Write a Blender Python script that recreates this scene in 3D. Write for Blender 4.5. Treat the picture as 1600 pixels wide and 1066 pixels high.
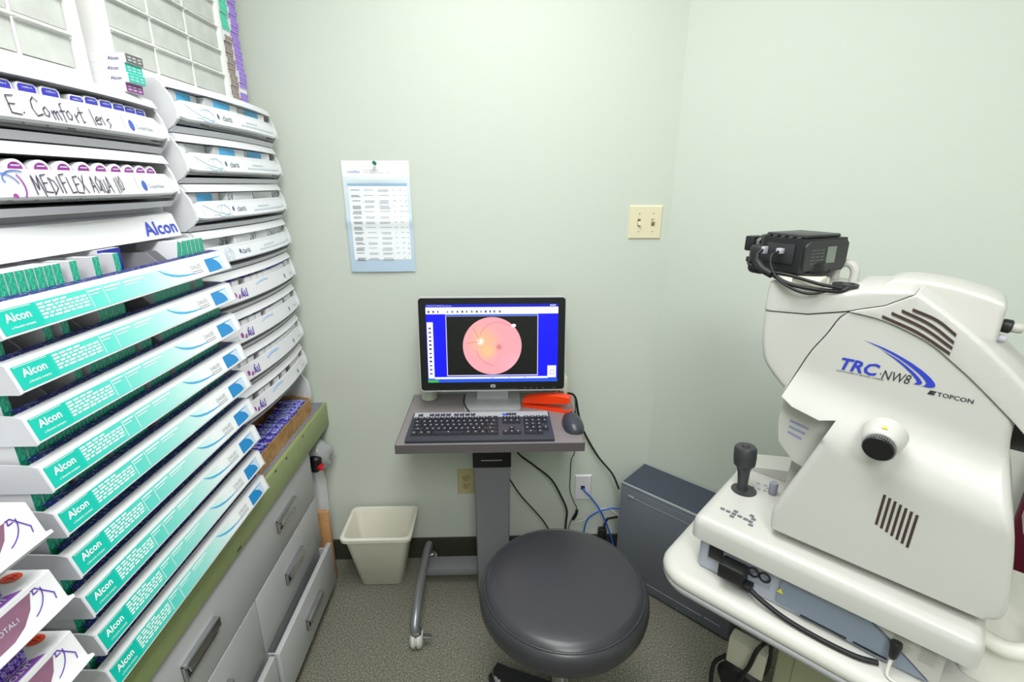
import bpy, bmesh, math, random
from mathutils import Vector, Matrix

for o in list(bpy.data.objects):
    bpy.data.objects.remove(o)
SC = bpy.context.scene
COL = SC.collection
PI = math.pi
HC = 1.496                      # eye height of the photographer

# ------------------------------------------------------------------ camera
cd = bpy.data.cameras.new('camera')
cd.sensor_width = 36.0
cd.lens = 770.0 / 1600.0 * 36.0
cd.clip_start = 0.02
cam = bpy.data.objects.new('camera', cd)
COL.objects.link(cam)
cam.location = (0, 0, HC)
cam.rotation_euler = (math.radians(90 - 17.6), 0, math.radians(-1.77))
SC.camera = cam

# ------------------------------------------------------------------ world, light, exposure
w = bpy.data.worlds.new('world')
SC.world = w
w.use_nodes = True
w.node_tree.nodes['Background'].inputs[0].default_value = (1, 1, 1, 1)
w.node_tree.nodes['Background'].inputs[1].default_value = 0.3

def area(name, loc, sx, sy, power, rot=(0, 0, 0), col=(0.98, 1.0, 1.0)):
    l = bpy.data.lights.new(name, 'AREA')
    l.shape = 'RECTANGLE'
    l.size, l.size_y = sx, sy
    l.energy = power
    l.color = col
    o = bpy.data.objects.new(name, l)
    COL.objects.link(o)
    o.location = loc
    o.rotation_euler = rot
    return o
area('ceiling_troffer_light', (0.02, 0.64, 2.49), 0.56, 1.16, 19)
area('ceiling_troffer_light', (0.15, -0.95, 2.49), 0.56, 1.16, 28)

SC.view_settings.view_transform = 'Standard'
SC.view_settings.look = 'None'
SC.view_settings.gamma = 1.0
SC.view_settings.use_curve_mapping = False
SC.view_settings.exposure = 0.23

# ------------------------------------------------------------------ materials
def lin(c):
    r = []
    for v in c:
        v = v / 255.0
        r.append(v / 12.92 if v <= 0.04045 else ((v + 0.055) / 1.055) ** 2.4)
    return (r[0], r[1], r[2], 1.0)

MATS = {}
def mat(name, col, rough=0.5, metal=0.0, bump=0.0, bscale=200.0, var=0.0, vscale=30.0,
        emit=None, es=1.0, trans=0.0, coat=0.0, spec=0.5):
    if name in MATS:
        return MATS[name]
    m = bpy.data.materials.new(name)
    m.use_nodes = True
    nt = m.node_tree
    p = nt.nodes['Principled BSDF']
    p.inputs['Base Color'].default_value = lin(col)
    p.inputs['Roughness'].default_value = rough
    p.inputs['Metallic'].default_value = metal
    p.inputs['Specular IOR Level'].default_value = spec
    p.inputs['Transmission Weight'].default_value = trans
    p.inputs['Coat Weight'].default_value = coat
    if emit:
        p.inputs['Emission Color'].default_value = lin(emit)
        p.inputs['Emission Strength'].default_value = es
    tc = nt.nodes.new('ShaderNodeTexCoord')
    if var > 0:
        n = nt.nodes.new('ShaderNodeTexNoise')
        n.inputs['Scale'].default_value = vscale
        n.inputs['Detail'].default_value = 4
        nt.links.new(tc.outputs['Object'], n.inputs['Vector'])
        r = nt.nodes.new('ShaderNodeValToRGB')
        a = lin(col)
        r.color_ramp.elements[0].position = 0.3
        r.color_ramp.elements[1].position = 0.7
        r.color_ramp.elements[0].color = tuple(x * (1 - var) for x in a[:3]) + (1,)
        r.color_ramp.elements[1].color = tuple(min(1, x * (1 + var)) for x in a[:3]) + (1,)
        nt.links.new(n.outputs['Fac'], r.inputs['Fac'])
        nt.links.new(r.outputs['Color'], p.inputs['Base Color'])
    if bump > 0:
        n = nt.nodes.new('ShaderNodeTexNoise')
        n.inputs['Scale'].default_value = bscale
        n.inputs['Detail'].default_value = 3
        nt.links.new(tc.outputs['Object'], n.inputs['Vector'])
        b = nt.nodes.new('ShaderNodeBump')
        b.inputs['Strength'].default_value = bump
        b.inputs['Distance'].default_value = 0.002
        nt.links.new(n.outputs['Fac'], b.inputs['Height'])
        nt.links.new(b.outputs['Normal'], p.inputs['Normal'])
    MATS[name] = m
    return m

def ramp_mat(name, axis, stops, rough=0.4, scale=1.0):
    """printed colour that runs along one object axis (0..scale metres)"""
    m = bpy.data.materials.new(name)
    m.use_nodes = True
    nt = m.node_tree
    p = nt.nodes['Principled BSDF']
    p.inputs['Roughness'].default_value = rough
    tc = nt.nodes.new('ShaderNodeTexCoord')
    s = nt.nodes.new('ShaderNodeSeparateXYZ')
    mu = nt.nodes.new('ShaderNodeMath'); mu.operation = 'DIVIDE'; mu.inputs[1].default_value = scale
    r = nt.nodes.new('ShaderNodeValToRGB')
    nt.links.new(tc.outputs['Object'], s.inputs[0])
    nt.links.new(s.outputs[axis], mu.inputs[0])
    nt.links.new(mu.outputs[0], r.inputs[0])
    cr = r.color_ramp
    while len(cr.elements) < len(stops):
        cr.elements.new(0.5)
    for e, (pos, c) in zip(cr.elements, stops):
        e.position = pos
        e.color = lin(c)
    nt.links.new(r.outputs[0], p.inputs['Base Color'])
    MATS[name] = m
    return m

def speck_mat(name, cols, scale, rough=0.9, bump=0.0, detail=2.0):
    """speckled stuff: carpet, laminate, printed boxes"""
    m = bpy.data.materials.new(name)
    m.use_nodes = True
    nt = m.node_tree
    p = nt.nodes['Principled BSDF']
    p.inputs['Roughness'].default_value = rough
    tc = nt.nodes.new('ShaderNodeTexCoord')
    mp = nt.nodes.new('ShaderNodeMapping')
    mp.inputs['Scale'].default_value = scale if isinstance(scale, tuple) else (scale,) * 3
    n = nt.nodes.new('ShaderNodeTexNoise')
    n.inputs['Scale'].default_value = 1.0
    n.inputs['Detail'].default_value = detail
    r = nt.nodes.new('ShaderNodeValToRGB')
    nt.links.new(tc.outputs['Object'], mp.inputs[0])
    nt.links.new(mp.outputs[0], n.inputs['Vector'])
    nt.links.new(n.outputs['Fac'], r.inputs[0])
    cr = r.color_ramp
    while len(cr.elements) < len(cols):
        cr.elements.new(0.5)
    for e, (pos, c) in zip(cr.elements, cols):
        e.position = pos
        e.color = lin(c)
    nt.links.new(r.outputs[0], p.inputs['Base Color'])
    if bump:
        b = nt.nodes.new('ShaderNodeBump')
        b.inputs['Strength'].default_value = bump
        b.inputs['Distance'].default_value = 0.004
        nt.links.new(n.outputs['Fac'], b.inputs['Height'])
        nt.links.new(b.outputs['Normal'], p.inputs['Normal'])
    MATS[name] = m
    return m

WALL = mat('sage_wall_paint', (206, 212, 202), 0.75, bump=0.08, bscale=350)
CEIL = mat('ceiling_white', (238, 238, 232), 0.9)
CARPET = speck_mat('carpet_loop', [(0.30, (72, 72, 62)), (0.45, (112, 111, 98)), (0.56, (130, 128, 115)), (0.72, (176, 173, 158))], 230, 0.95, 0.9, 2.5)
BASEB = mat('dark_cove_base', (58, 58, 48), 0.6, var=0.15, vscale=120)
WHITE = mat('white_plastic', (224, 224, 228), 0.32)
WHITEG = mat('white_grey_plastic', (214, 214, 222), 0.4)
GREYP = mat('grey_tray_plastic', (176, 176, 186), 0.45)
DARKIN = mat('dark_plastic', (40, 40, 44), 0.5)
PAPER = mat('white_card', (230, 230, 233), 0.6)
BLACK = mat('black_plastic', (24, 24, 26), 0.42)
BLACKG = mat('black_gloss', (12, 12, 14), 0.12)
RUBBER = mat('black_rubber', (20, 20, 22), 0.55)
CHROME = mat('chrome', (200, 200, 205), 0.15, 1.0)
STEEL = mat('brushed_steel', (165, 165, 170), 0.32, 1.0)
NAVY = mat('navy_print', (38, 42, 120), 0.45)
BLUE = mat('royal_blue_print', (44, 62, 190), 0.45)
TEAL = mat('teal_print', (10, 196, 176), 0.45)
INK = mat('black_marker_ink', (46, 24, 66), 0.6)
GREYTXT = mat('grey_print', (150, 152, 162), 0.6)
LGREY = mat('pale_grey_print', (198, 206, 216), 0.6)
WPRINT = mat('white_print', (246, 250, 250), 0.5)
CYAN = mat('sky_blue_print', (70, 176, 224), 0.45)
PURPLE = mat('purple_print', (96, 44, 170), 0.45)
PLUM = mat('plum_print', (148, 60, 150), 0.45)

# ------------------------------------------------------------------ geometry kit
class B:
    """collects geometry; turned into ONE mesh"""
    def __init__(self):
        self.v = []; self.f = []; self.m = []
    def add(self, vs, fs, mi=0):
        n = len(self.v)
        self.v += [tuple(a) for a in vs]
        self.f += [tuple(i + n for i in f) for f in fs]
        self.m += [mi] * len(fs)
        return self
    def bm(self, bm, mi=0):
        bm.verts.index_update()
        self.add([v.co[:] for v in bm.verts], [[v.index for v in f.verts] for f in bm.faces], mi)
        bm.free()
        return self
    def box(self, x0, x1, y0, y1, z0, z1, r=0.0, seg=2, mi=0, front=None):
        if r > 0:
            bm = bmesh.new()
            bmesh.ops.create_cube(bm, size=1)
            for v in bm.verts:
                v.co = Vector((x0 + (v.co.x + .5) * (x1 - x0), y0 + (v.co.y + .5) * (y1 - y0), z0 + (v.co.z + .5) * (z1 - z0)))
            bmesh.ops.bevel(bm, geom=bm.edges[:], offset=r, segments=seg, profile=0.5, affect='EDGES')
            return self.bm(bm, mi)
        vs = [(x, y, z) for x in (x0, x1) for y in (y0, y1) for z in (z0, z1)]
        fs = [(0, 1, 3, 2), (4, 6, 7, 5), (0, 4, 5, 1), (2, 3, 7, 6), (0, 2, 6, 4), (1, 5, 7, 3)]
        self.add(vs, fs, mi)
        if front is not None:          # +X face gets its own colour
            self.m[-5] = front
        return self
    def prism(self, poly, a, b, fn, mi=0):
        """poly of 2-D points swept from a to b; fn(p, q, t) -> xyz"""
        n = len(poly)
        vs = [fn(p, q, a) for p, q in poly] + [fn(p, q, b) for p, q in poly]
        fs = [tuple(range(n))[::-1], tuple(range(n, 2 * n))]
        fs += [(i, (i + 1) % n, n + (i + 1) % n, n + i) for i in range(n)]
        return self.add(vs, fs, mi)
    def sheet(self, poly, fn, mi=0):
        return self.add([fn(p, q) for p, q in poly], [tuple(range(len(poly)))], mi)
    def tube(self, pts, r, seg=8, cap=True, mi=0):
        pts = [Vector(p) for p in pts]
        n = len(pts)
        rr = r if isinstance(r, (list, tuple)) else [r] * n
        vs = []
        up = None
        for i, p in enumerate(pts):
            d = (pts[min(i + 1, n - 1)] - pts[max(i - 1, 0)]).normalized()
            if up is None:
                up = Vector((0, 0, 1)) if abs(d.z) < 0.9 else Vector((1, 0, 0))
            s = d.cross(up).normalized()
            up = s.cross(d).normalized()
            for k in range(seg):
                a = 2 * PI * k / seg
                vs.append(p + (s * math.cos(a) + up * math.sin(a)) * rr[i])
        fs = []
        for i in range(n - 1):
            for k in range(seg):
                fs.append((i * seg + k, i * seg + (k + 1) % seg, (i + 1) * seg + (k + 1) % seg, (i + 1) * seg + k))
        if cap:
            fs.append(tuple(range(seg))[::-1])
            fs.append(tuple(range((n - 1) * seg, n * seg)))
        return self.add(vs, fs, mi)
    def lathe(self, prof, c=(0, 0, 0), ax=(0, 0, 1), seg=32, mi=0):
        """prof: list of (radius, height) along axis ax from point c"""
        ax = Vector(ax).normalized()
        s = ax.orthogonal().normalized()
        t = ax.cross(s)
        c = Vector(c)
        vs = []; fs = []
        for r, h in prof:
            for k in range(seg):
                a = 2 * PI * k / seg
                vs.append(c + ax * h + (s * math.cos(a) + t * math.sin(a)) * r)
        for i in range(len(prof) - 1):
            for k in range(seg):
                fs.append((i * seg + k, i * seg + (k + 1) % seg, (i + 1) * seg + (k + 1) % seg, (i + 1) * seg + k))
        if prof[0][0] > 1e-5:
            fs.append(tuple(range(seg))[::-1])
        if prof[-1][0] > 1e-5:
            fs.append(tuple(range((len(prof) - 1) * seg, len(prof) * seg)))
        return self.add(vs, fs, mi)
    def xf(self, fn):
        self.v = [tuple(fn(*p)) for p in self.v]
        return self

def mesh_of(name, b, mats, org, ang=38):
    me = bpy.data.meshes.new(name)
    me.from_pydata([(x - org[0], y - org[1], z - org[2]) for x, y, z in b.v], [], b.f)
    for m in (mats if isinstance(mats, (list, tuple)) else [mats]):
        me.materials.append(m)
    if any(b.m):
        me.polygons.foreach_set('material_index', b.m)
    bm = bmesh.new(); bm.from_mesh(me)
    bmesh.ops.remove_doubles(bm, verts=bm.verts, dist=1e-6)
    bmesh.ops.recalc_face_normals(bm, faces=bm.faces)
    bm.to_mesh(me); bm.free()
    me.shade_smooth()
    me.set_sharp_from_angle(angle=math.radians(ang))
    me.update()
    return me

def tagit(o, label, cat, group=None):
    o['label'] = label; o['category'] = cat
    if group: o['group'] = group
    return o

class T:
    """a thing: an Empty at its base that parents its parts.  Coordinates are given in a
    frame turned by rot about the world origin."""
    def __init__(self, name, label, cat, org, rot=0.0, group=None):
        self.o = bpy.data.objects.new(name, None)
        self.o.empty_display_size = 0.05
        COL.objects.link(self.o)
        self.org = org
        self.o.location = Matrix.Rotation(rot, 3, 'Z') @ Vector(org)
        self.o.rotation_euler = (0, 0, rot)
        tagit(self.o, label, cat, group)
    def part(self, name, b, m, parent=None, label=None, ang=38, kind=None):
        o = bpy.data.objects.new(name, mesh_of(name, b, m, self.org, ang))
        COL.objects.link(o)
        o.parent = parent or self.o
        if label: o['label'] = label
        if kind: o['kind'] = kind
        return o

def single(name, b, m, label, cat, group=None, rot=0.0, ang=38):
    xs = [p[0] for p in b.v]; ys = [p[1] for p in b.v]; zs = [p[2] for p in b.v]
    org = ((min(xs) + max(xs)) / 2, (min(ys) + max(ys)) / 2, min(zs))
    o = bpy.data.objects.new(name, mesh_of(name, b, m, org, ang))
    COL.objects.link(o)
    o.location = Matrix.Rotation(rot, 3, 'Z') @ Vector(org)
    o.rotation_euler = (0, 0, rot)
    return tagit(o, label, cat, group)

def struct(name, b, m, parent=None):
    o = bpy.data.objects.new(name, mesh_of(name, b, m, (0, 0, 0)))
    COL.objects.link(o)
    if parent: o.parent = parent
    else: o['kind'] = 'structure'
    return o

def copy_tree(o, parent=None):
    c = o.copy()
    COL.objects.link(c)
    c.parent = parent
    for ch in list(o.children):
        copy_tree(ch, c)
    return c

def clone(o, loc, rotz=None, label=None, group=None):
    c = o.copy()
    COL.objects.link(c)
    c.location = loc
    if rotz is not None: c.rotation_euler = (0, 0, rotz)
    if label: c['label'] = label
    if group: c['group'] = group
    return c

def spline(pts, n=8):
    """Catmull-Rom through the points"""
    P = [Vector(p) for p in pts]
    P = [P[0] * 2 - P[1]] + P + [P[-1] * 2 - P[-2]]
    out = []
    for i in range(1, len(P) - 2):
        a, b, c, d = P[i - 1], P[i], P[i + 1], P[i + 2]
        for k in range(n):
            t = k / n
            out.append(0.5 * ((2 * b) + (c - a) * t + (2 * a - 5 * b + 4 * c - d) * t * t + (3 * b - a - 3 * c + d) * t ** 3))
    out.append(P[-2])
    return out

_tx = {}
def text2d(s, size=1.0, shear=0.0, bold=0.0, align='LEFT'):
    k = (s, shear, bold, align)
    if k not in _tx:
        cu = bpy.data.curves.new('t', 'FONT')
        cu.body = s; cu.size = 1.0; cu.shear = shear; cu.offset = bold; cu.resolution_u = 2
        cu.align_x = align
        o = bpy.data.objects.new('t', cu)
        COL.objects.link(o)
        dg = bpy.context.evaluated_depsgraph_get()
        me = o.evaluated_get(dg).to_mesh()
        _tx[k] = ([(v.co.x, v.co.y) for v in me.vertices], [tuple(p.vertices) for p in me.polygons])
        o.evaluated_get(dg).to_mesh_clear()
        bpy.data.objects.remove(o)
        bpy.data.curves.remove(cu)
    vs, fs = _tx[k]
    return [(x * size, y * size) for x, y in vs], fs

def text(b, s, x, y, size, fn, shear=0.0, bold=0.0, align='LEFT', sx=1.0, mi=0):
    vs, fs = text2d(s, size, shear, bold, align)
    return b.add([fn(x + p * sx, y + q) for p, q in vs], fs, mi)

def strokes(b, lines, fn, wd, mi=0):
    """pen strokes: flat ribbons along 2-D polylines"""
    for ln in lines:
        for (x0, y0), (x1, y1) in zip(ln[:-1], ln[1:]):
            dx, dy = x1 - x0, y1 - y0
            l = math.hypot(dx, dy) or 1e-6
            ex, ey = dx / l * wd * .35, dy / l * wd * .35
            nx, ny = -dy / l * wd / 2, dx / l * wd / 2
            b.add([fn(x0 - ex + nx, y0 - ey + ny), fn(x0 - ex - nx, y0 - ey - ny), fn(x1 + ex - nx, y1 + ey - ny), fn(x1 + ex + nx, y1 + ey + ny)], [(0, 1, 2, 3)], mi)
    return b

def arc2(cx, cy, rx, ry, a0, a1, n=14):
    return [(cx + rx * math.cos(math.radians(a0 + (a1 - a0) * k / n)), cy + ry * math.sin(math.radians(a0 + (a1 - a0) * k / n))) for k in range(n + 1)]

def rrect(x0, x1, y0, y1, r, n=4):
    return (arc2(x1 - r, y1 - r, r, r, 0, 90, n) + arc2(x0 + r, y1 - r, r, r, 90, 180, n)
            + arc2(x0 + r, y0 + r, r, r, 180, 270, n) + arc2(x1 - r, y0 + r, r, r, 270, 360, n))

XZ = lambda p, q, t: (p, t, q)     # profile in X-Z swept along Y
XY = lambda p, q, t: (p, q, t)
YZ = lambda p, q, t: (t, p, q)
random.seed(7)
_ONES = ['', 'first', 'second', 'third', 'fourth', 'fifth', 'sixth', 'seventh', 'eighth', 'ninth', 'tenth', 'eleventh', 'twelfth', 'thirteenth', 'fourteenth', 'fifteenth', 'sixteenth', 'seventeenth', 'eighteenth', 'nineteenth', 'twentieth']
def nth(n):
    if n <= 20: return _ONES[n]
    if n == 30: return 'thirtieth'
    return ('twenty-' if n < 30 else 'thirty-') + _ONES[n % 10]

# ------------------------------------------------------------------ room
XL, YB, YF, CH = -1.12, 1.72, -1.9, 2.52
CX = 0.596                                  # where the back wall meets the 45-degree wall
XR = 1.75; YR = YB - (XR - CX)              # far end of the 45-degree wall
b = B(); b.add([(XL, YF, 0), (XR, YF, 0), (XR, YR, 0), (CX, YB, 0), (XL, YB, 0)], [(0, 1, 2, 3, 4)])
b.add([(XL, YF, -.06), (XR, YF, -.06), (XR, YR, -.06), (CX, YB, -.06), (XL, YB, -.06)], [(4, 3, 2, 1, 0)])
struct('floor', b, CARPET)
b = B(); b.add([(XL, YF, CH), (XR, YF, CH), (XR, YR, CH), (CX, YB, CH), (XL, YB, CH)], [(0, 1, 2, 3, 4)])
b.add([(XL, YF, CH + .06), (XR, YF, CH + .06), (XR, YR, CH + .06), (CX, YB, CH + .06), (XL, YB, CH + .06)], [(4, 3, 2, 1, 0)])
struct('ceiling', b, CEIL)
struct('wall_back', B().box(XL - .1, CX, YB, YB + .1, 0, CH), WALL)
struct('wall_left', B().box(XL - .1, XL, YF, YB, 0, CH), WALL)
struct('wall_front', B().box(XL - .1, XR + .1, YF - .1, YF, 0, CH), WALL)
k = .1 / math.sqrt(2)
b = B().prism([(CX, YB), (XR, YR), (XR + k, YR + k), (CX + k, YB + k)], 0, CH, XY)
struct('wall_right', b, WALL)
struct('wall_side', B().box(XR, XR + .1, YF, YR, 0, CH), WALL)
struct('baseboard_back', B().box(XL, CX - .004, YB - .009, YB, 0, .095), BASEB)
k = .009 / math.sqrt(2)
struct('baseboard_right', B().prism([(CX, YB), (XR, YR), (XR - k, YR - k), (CX - k, YB - k)], 0, .095, XY), BASEB)
for (lx, ly) in ((.02, .64), (.15, -.95)):
    t = T('ceiling_light', 'recessed rectangular fluorescent ceiling light over the %s' % ('stool' if ly > 0 else 'front of the room'), 'ceiling light', (lx, ly, CH), group='ceiling lights')
    fr = B()
    for (x0, x1, y0, y1) in ((-.31, -.285, -.61, .61), (.285, .31, -.61, .61), (-.285, .285, -.61, -.585), (-.285, .285, .585, .61)):
        fr.box(lx + x0, lx + x1, ly + y0, ly + y1, CH - .015, CH)
    t.part('frame', fr, WHITE)
    t.part('diffuser', B().box(lx - .285, lx + .285, ly - .585, ly + .585, CH - .008, CH - .002),
           mat('lamp_diffuser', (250, 250, 245), .5, emit=(255, 252, 248), es=2.0))

# ------------------------------------------------------------------ worktop and cabinet along the left wall
GREENLAM = mat('sage_laminate_edge', (152, 166, 112), 0.45, var=0.05, vscale=60)
SPECKLE = speck_mat('speckled_worktop', [(0.35, (62, 60, 70)), (0.5, (124, 122, 132)), (0.62, (170, 168, 178)), (0.75, (214, 212, 220))], 420, 0.35)
CABGREY = mat('grey_cabinet_paint', (182, 182, 184), 0.38, bump=0.05, bscale=500)
CX0 = -.645
t = T('worktop', 'grey speckled worktop with deep sage green front edge', 'worktop', (-.88, .9, .62))
t.part('top', B().box(XL + .002, CX0 - .012, -.5, YB - .003, .627, .715), SPECKLE)
t.part('front_edge', B().box(CX0 - .012, CX0, -.5, YB - .003, .626, .7155, .0015), GREENLAM)
b = B()
for y, z, l in ((1.02, .632, .02), (1.335, .700, .012), (1.47, .702, .009), (1.26, .703, .012)):
    b.box(CX0, CX0 + .0006, y, y + l, z, z + .006)
t.part('chips', b, mat('chipped_edge', (66, 84, 62), .7), label='small dark chips in the green edge')

CF = -.660
cab = T('drawer_cabinet', 'grey metal drawer cabinet under the speckled worktop', 'cabinet', (-.88, 1.07, 0))
cab.part('body', B().box(XL + .02, CF, .40, 1.535, .05, .6255, .002), CABGREY)
cab.part('plinth', B().box(XL + .02, CF - .05, .42, 1.52, 0, .05), BLACK)
def handle(y, z, xf, par):
    bb = B()
    w_, h_ = .062, .021
    bb.prism([(-w_, h_), (w_, h_), (w_, -h_), (-w_, -h_)], xf, xf + .002, lambda p, q, tt: (tt, y + p, z + q))
    cab.part('handle_plate', bb, BLACKG, par)
    # frame of the cup pull and its overhanging lip
    bb = B()
    for (p0, p1, q0, q1, d) in ((-w_, w_, .016, .024, .016), (-w_, w_, -.024, -.018, .005), (-w_, -w_ + .006, -.022, .022, .008), (w_ - .006, w_, -.022, .022, .008)):
        bb.box(xf, xf + d, y + p0, y + p1, z + q0, z + q1, .0015)
    bb.prism([(xf, .022), (xf + .016, .022), (xf + .018, .004), (xf + .015, .004), (xf + .012, .018)], y - w_ + .004, y + w_ - .004, lambda p, q, tt: (p, tt, z + q))
    cab.part('handle', bb, CHROME, par, label='chrome cup handle')
def drawer(y0, y1, z0, z1, xf, hy):
    bb = B().box(xf - .016, xf, y0, y1, z0, z1, .0018)
    d = cab.part('drawer', bb, CABGREY)
    for y in hy:
        handle(y, (z0 + z1) / 2 + (.005 if xf < -.64 else .0), xf, d)
    return d
drawer(.42, 1.528, .437, .618, CF + .005, (.842, 1.30))
drawer(1.073, 1.528, .242, .432, CF + .005, (1.30,))
d = drawer(1.073, 1.528, .062, .238, CF + .040, (1.31,))
bb = B()
bb.box(CF - .28, CF + .024, 1.085, 1.09, .085, .225); bb.box(CF - .28, CF + .024, 1.51, 1.515, .085, .225); bb.box(CF - .28, CF + .024, 1.09, 1.51, .085, .09)
cab.part('drawer_box', bb, CABGREY, d)
drawer(.60, 1.068, .242, .432, CF + .005, (.842,))
drawer(.60, 1.068, .062, .238, CF + .030, (.842,))

# things pushed into the gap between cabinet and wall
WOOD = mat('pine_board', (196, 148, 100), .6, var=.12, vscale=25)
single('wooden_board', B().box(-.86, -.648, 1.60, 1.618, 0, .315, .001), WOOD, 'tan wooden board standing in the gap beside the cabinet', 'board')
single('white_container', B().prism([(-.84, .0), (-.685, .0), (-.676, .40), (-.69, .47), (-.80, .47), (-.84, .44)], 1.630, 1.700, XZ), WHITE, 'white plastic container tucked between cabinet and wall', 'container')
bag = T('plastic_bag', 'clear crinkled plastic bag with dark and red things, in the gap above the container', 'bag', (-.72, 1.66, .472))
bm = bmesh.new(); bmesh.ops.create_icosphere(bm, subdivisions=3, radius=1)
rr = random.Random(3)
for v in bm.verts:
    f = 1 + .22 * math.sin(v.co.x * 7 + v.co.z * 5) * math.cos(v.co.y * 6 + 1) + rr.uniform(-.06, .06)
    v.co = Vector((-.688 + v.co.x * .062 * f + max(0, -v.co.z) * .018, 1.652 + v.co.y * .045 * min(f, 1.1), .537 + v.co.z * .064 * min(f, 1.0)))
BAGM = mat('clear_film', (226, 228, 230), .18, trans=.55)
bag.part('film', B().bm(bm), BAGM, ang=60)
bb = B().lathe([(.0, 0), (.018, .002), (.021, .012), (.021, .055), (.015, .062), (.0, .064)], (-.678, 1.612, .49), (0.2, 0, 1), 14)
bag.part('bottle', bb, BLACK)
bag.part('red_cap', B().lathe([(.0, 0), (.012, .001), (.013, .014), (.0, .016)], (-.660, 1.606, .508), (1, -.2, 0), 14), mat('red_plastic', (214, 24, 40), .35))

# ------------------------------------------------------------------ teal-label tray rack (nine trays)
AY0, AY1 = .608, 1.160
APITCH = .0738
AZ1 = 1.348                                   # top of the label on the uppermost tray
rack = T('lens_tray_rack', 'white rack of nine long trays with teal label strips', 'display rack', (-.78, AY0, .716))
b = B()
b.box(-.94, -.93, AY0 + .004, AY1 - .004, .716, 1.447)
for y in (AY0 + .03, 1.13):
    b.box(-.93, -.86, y, y + .018, .716, 1.447)
b.box(-.94, -.74, AY0 + .002, AY1 - .002, 1.437, 1.449, .002)
rack.part('back_frame', b, WHITEG)
b = B().prism([(-.760, 1.438), (-.716, 1.440), (-.706, 1.436), (-.693, 1.390), (-.699, 1.389), (-.716, 1.432), (-.76, 1.430)], AY0 + .002, 1.128, XZ)
hd = rack.part('header', b, WHITE)
fnh = lambda p, q: (-.7052 + .0128 * (1.436 - q) / .046 + .0012, p, q)
rack.part('header_lettering', text(B(), 'Alcon', 1.02, 1.399, .037, fnh, bold=.012, sx=1.15), BLUE, hd, label='blue maker lettering')

ZT = AZ1
def tray_prof(zt):
    return [(-.860, zt - .030), (-.860, zt - .004), (-.857, zt - .004), (-.857, zt - .0335), (-.652, zt - .0335),
            (-.646, zt - .004), (-.642, zt + .0035), (-.629, zt + .0005), (-.6275, zt - .001), (-.6175, zt - .037), (-.6195, zt - .0385), (-.86, zt - .0385)]
b = B().prism([(p, q) for p, q in tray_prof(ZT)], AY0, AY1, XZ)
tray = rack.part('tray', b, WHITE)
for y in (AY0 - .0025, AY1):
    bb = B().prism([(-.86, ZT - .0385), (-.6185, ZT - .0385), (-.6155, ZT - .037), (-.627, ZT + .0015), (-.641, ZT + .005), (-.70, ZT + .008), (-.72, ZT + .016), (-.86, ZT + .016)], y, y + .0025, XZ)
    rack.part('tray_end', bb, WHITEG, tray)
LABEL = ramp_mat('teal_label_print', 1, [(0, (0, 190, 172)), (.108, (0, 190, 172)), (.116, (40, 200, 184)), (.30, (96, 212, 200)), (.48, (160, 228, 220)), (.60, (206, 240, 236)), (.66, (226, 246, 244)), (.70, (246, 249, 250))], .35, AY1 - AY0)
lf = lambda p, q: (-.6180 - .0095 * (q + .0355) / .0340 + .0006, p, ZT + q)     # q: -0.0355 bottom .. -0.0015 top
def lquad(bb, y0, y1, q0, q1):
    return bb.sheet([(y0, q0), (y1, q0), (y1, q1), (y0, q1)], lf)
strip = rack.part('label_strip', lquad(B(), AY0 + .004, AY1 - .003, -.0345, -.0030), LABEL, tray)
lf2 = lambda p, q: (lf(p, q)[0] + .0005, p, ZT + q)
b = B()
text(b, 'Alcon', AY0 + .014, -.0195, .0150, lf2, bold=.02, sx=1.02)
text(b, 'a Novartis company', AY0 + .016, -.0285, .0042, lf2, bold=.01)
rr = random.Random(5)
for i in range(5):
    q = -.0085 - i * .0046
    y = AY0 + .064
    e = AY0 + (.146 if i else .112)
    while y < e:
        l = rr.uniform(.005, .012)
        b.sheet([(y, q), (min(y + l, e), q), (min(y + l, e), q + .0026), (y, q + .0026)], lf2)
        y += l + .0025
for y in (AY0 + .150, AY0 + .180):
    b.sheet([(y, -.032), (y + .0012, -.032), (y + .0012, -.005), (y, -.005)], lf2)
for y, l in ((AY0 + .153, .024), (AY0 + .184, .036), (AY0 + .226, .05)):
    b.sheet([(y, -.009), (y + l, -.009), (y + l, -.0065), (y, -.0065)], lf2)
    b.sheet([(y, -.0135), (y + l * .7, -.0135), (y + l * .7, -.0122), (y, -.0122)], lf2)
b.sheet([(AY0 + .007, -.0048), (AY0 + .056, -.0048), (AY0 + .056, -.0042), (AY0 + .007, -.0042)], lf2)
rack.part('lettering', b, WPRINT, tray)
b = B()
swt = [(.928, -.0032), (.940, -.0095), (.955, -.0150), (.975, -.0200), (1.0, -.0232), (1.024, -.0245)]; swb = [(1.024, -.0262), (1.0, -.0262), (.975, -.0240), (.955, -.0195), (.940, -.0130), (.928, -.0045)]
for i in range(5):
    b.sheet([swt[i], swt[i + 1], swb[4 - i], swb[5 - i]], lf2)
rack.part('blue_swoosh', b, CYAN, tray)
b = B()
text(b, 'DAILIES', AY0 + .412, -.0180, .0115, lf2, sx=.95)
for i in range(2):
    b.sheet([(AY0 + .413, -.023 - i * .004), (AY0 + .450, -.023 - i * .004), (AY0 + .450, -.0215 - i * .004), (AY0 + .413, -.0215 - i * .004)], lf2)
rack.part('grey_lettering', b, GREYTXT, tray)
rack.part('picture', B().sheet([(AY0 + .468, -.032), (AY0 + .532, -.032), (AY0 + .532, -.0045), (AY0 + .468, -.0045)], lf2), mat('blue_picture', (36, 140, 206), .4), tray)
lf3 = lambda p, q: (lf2(p, q)[0] + .0004, p, ZT + q)
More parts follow.
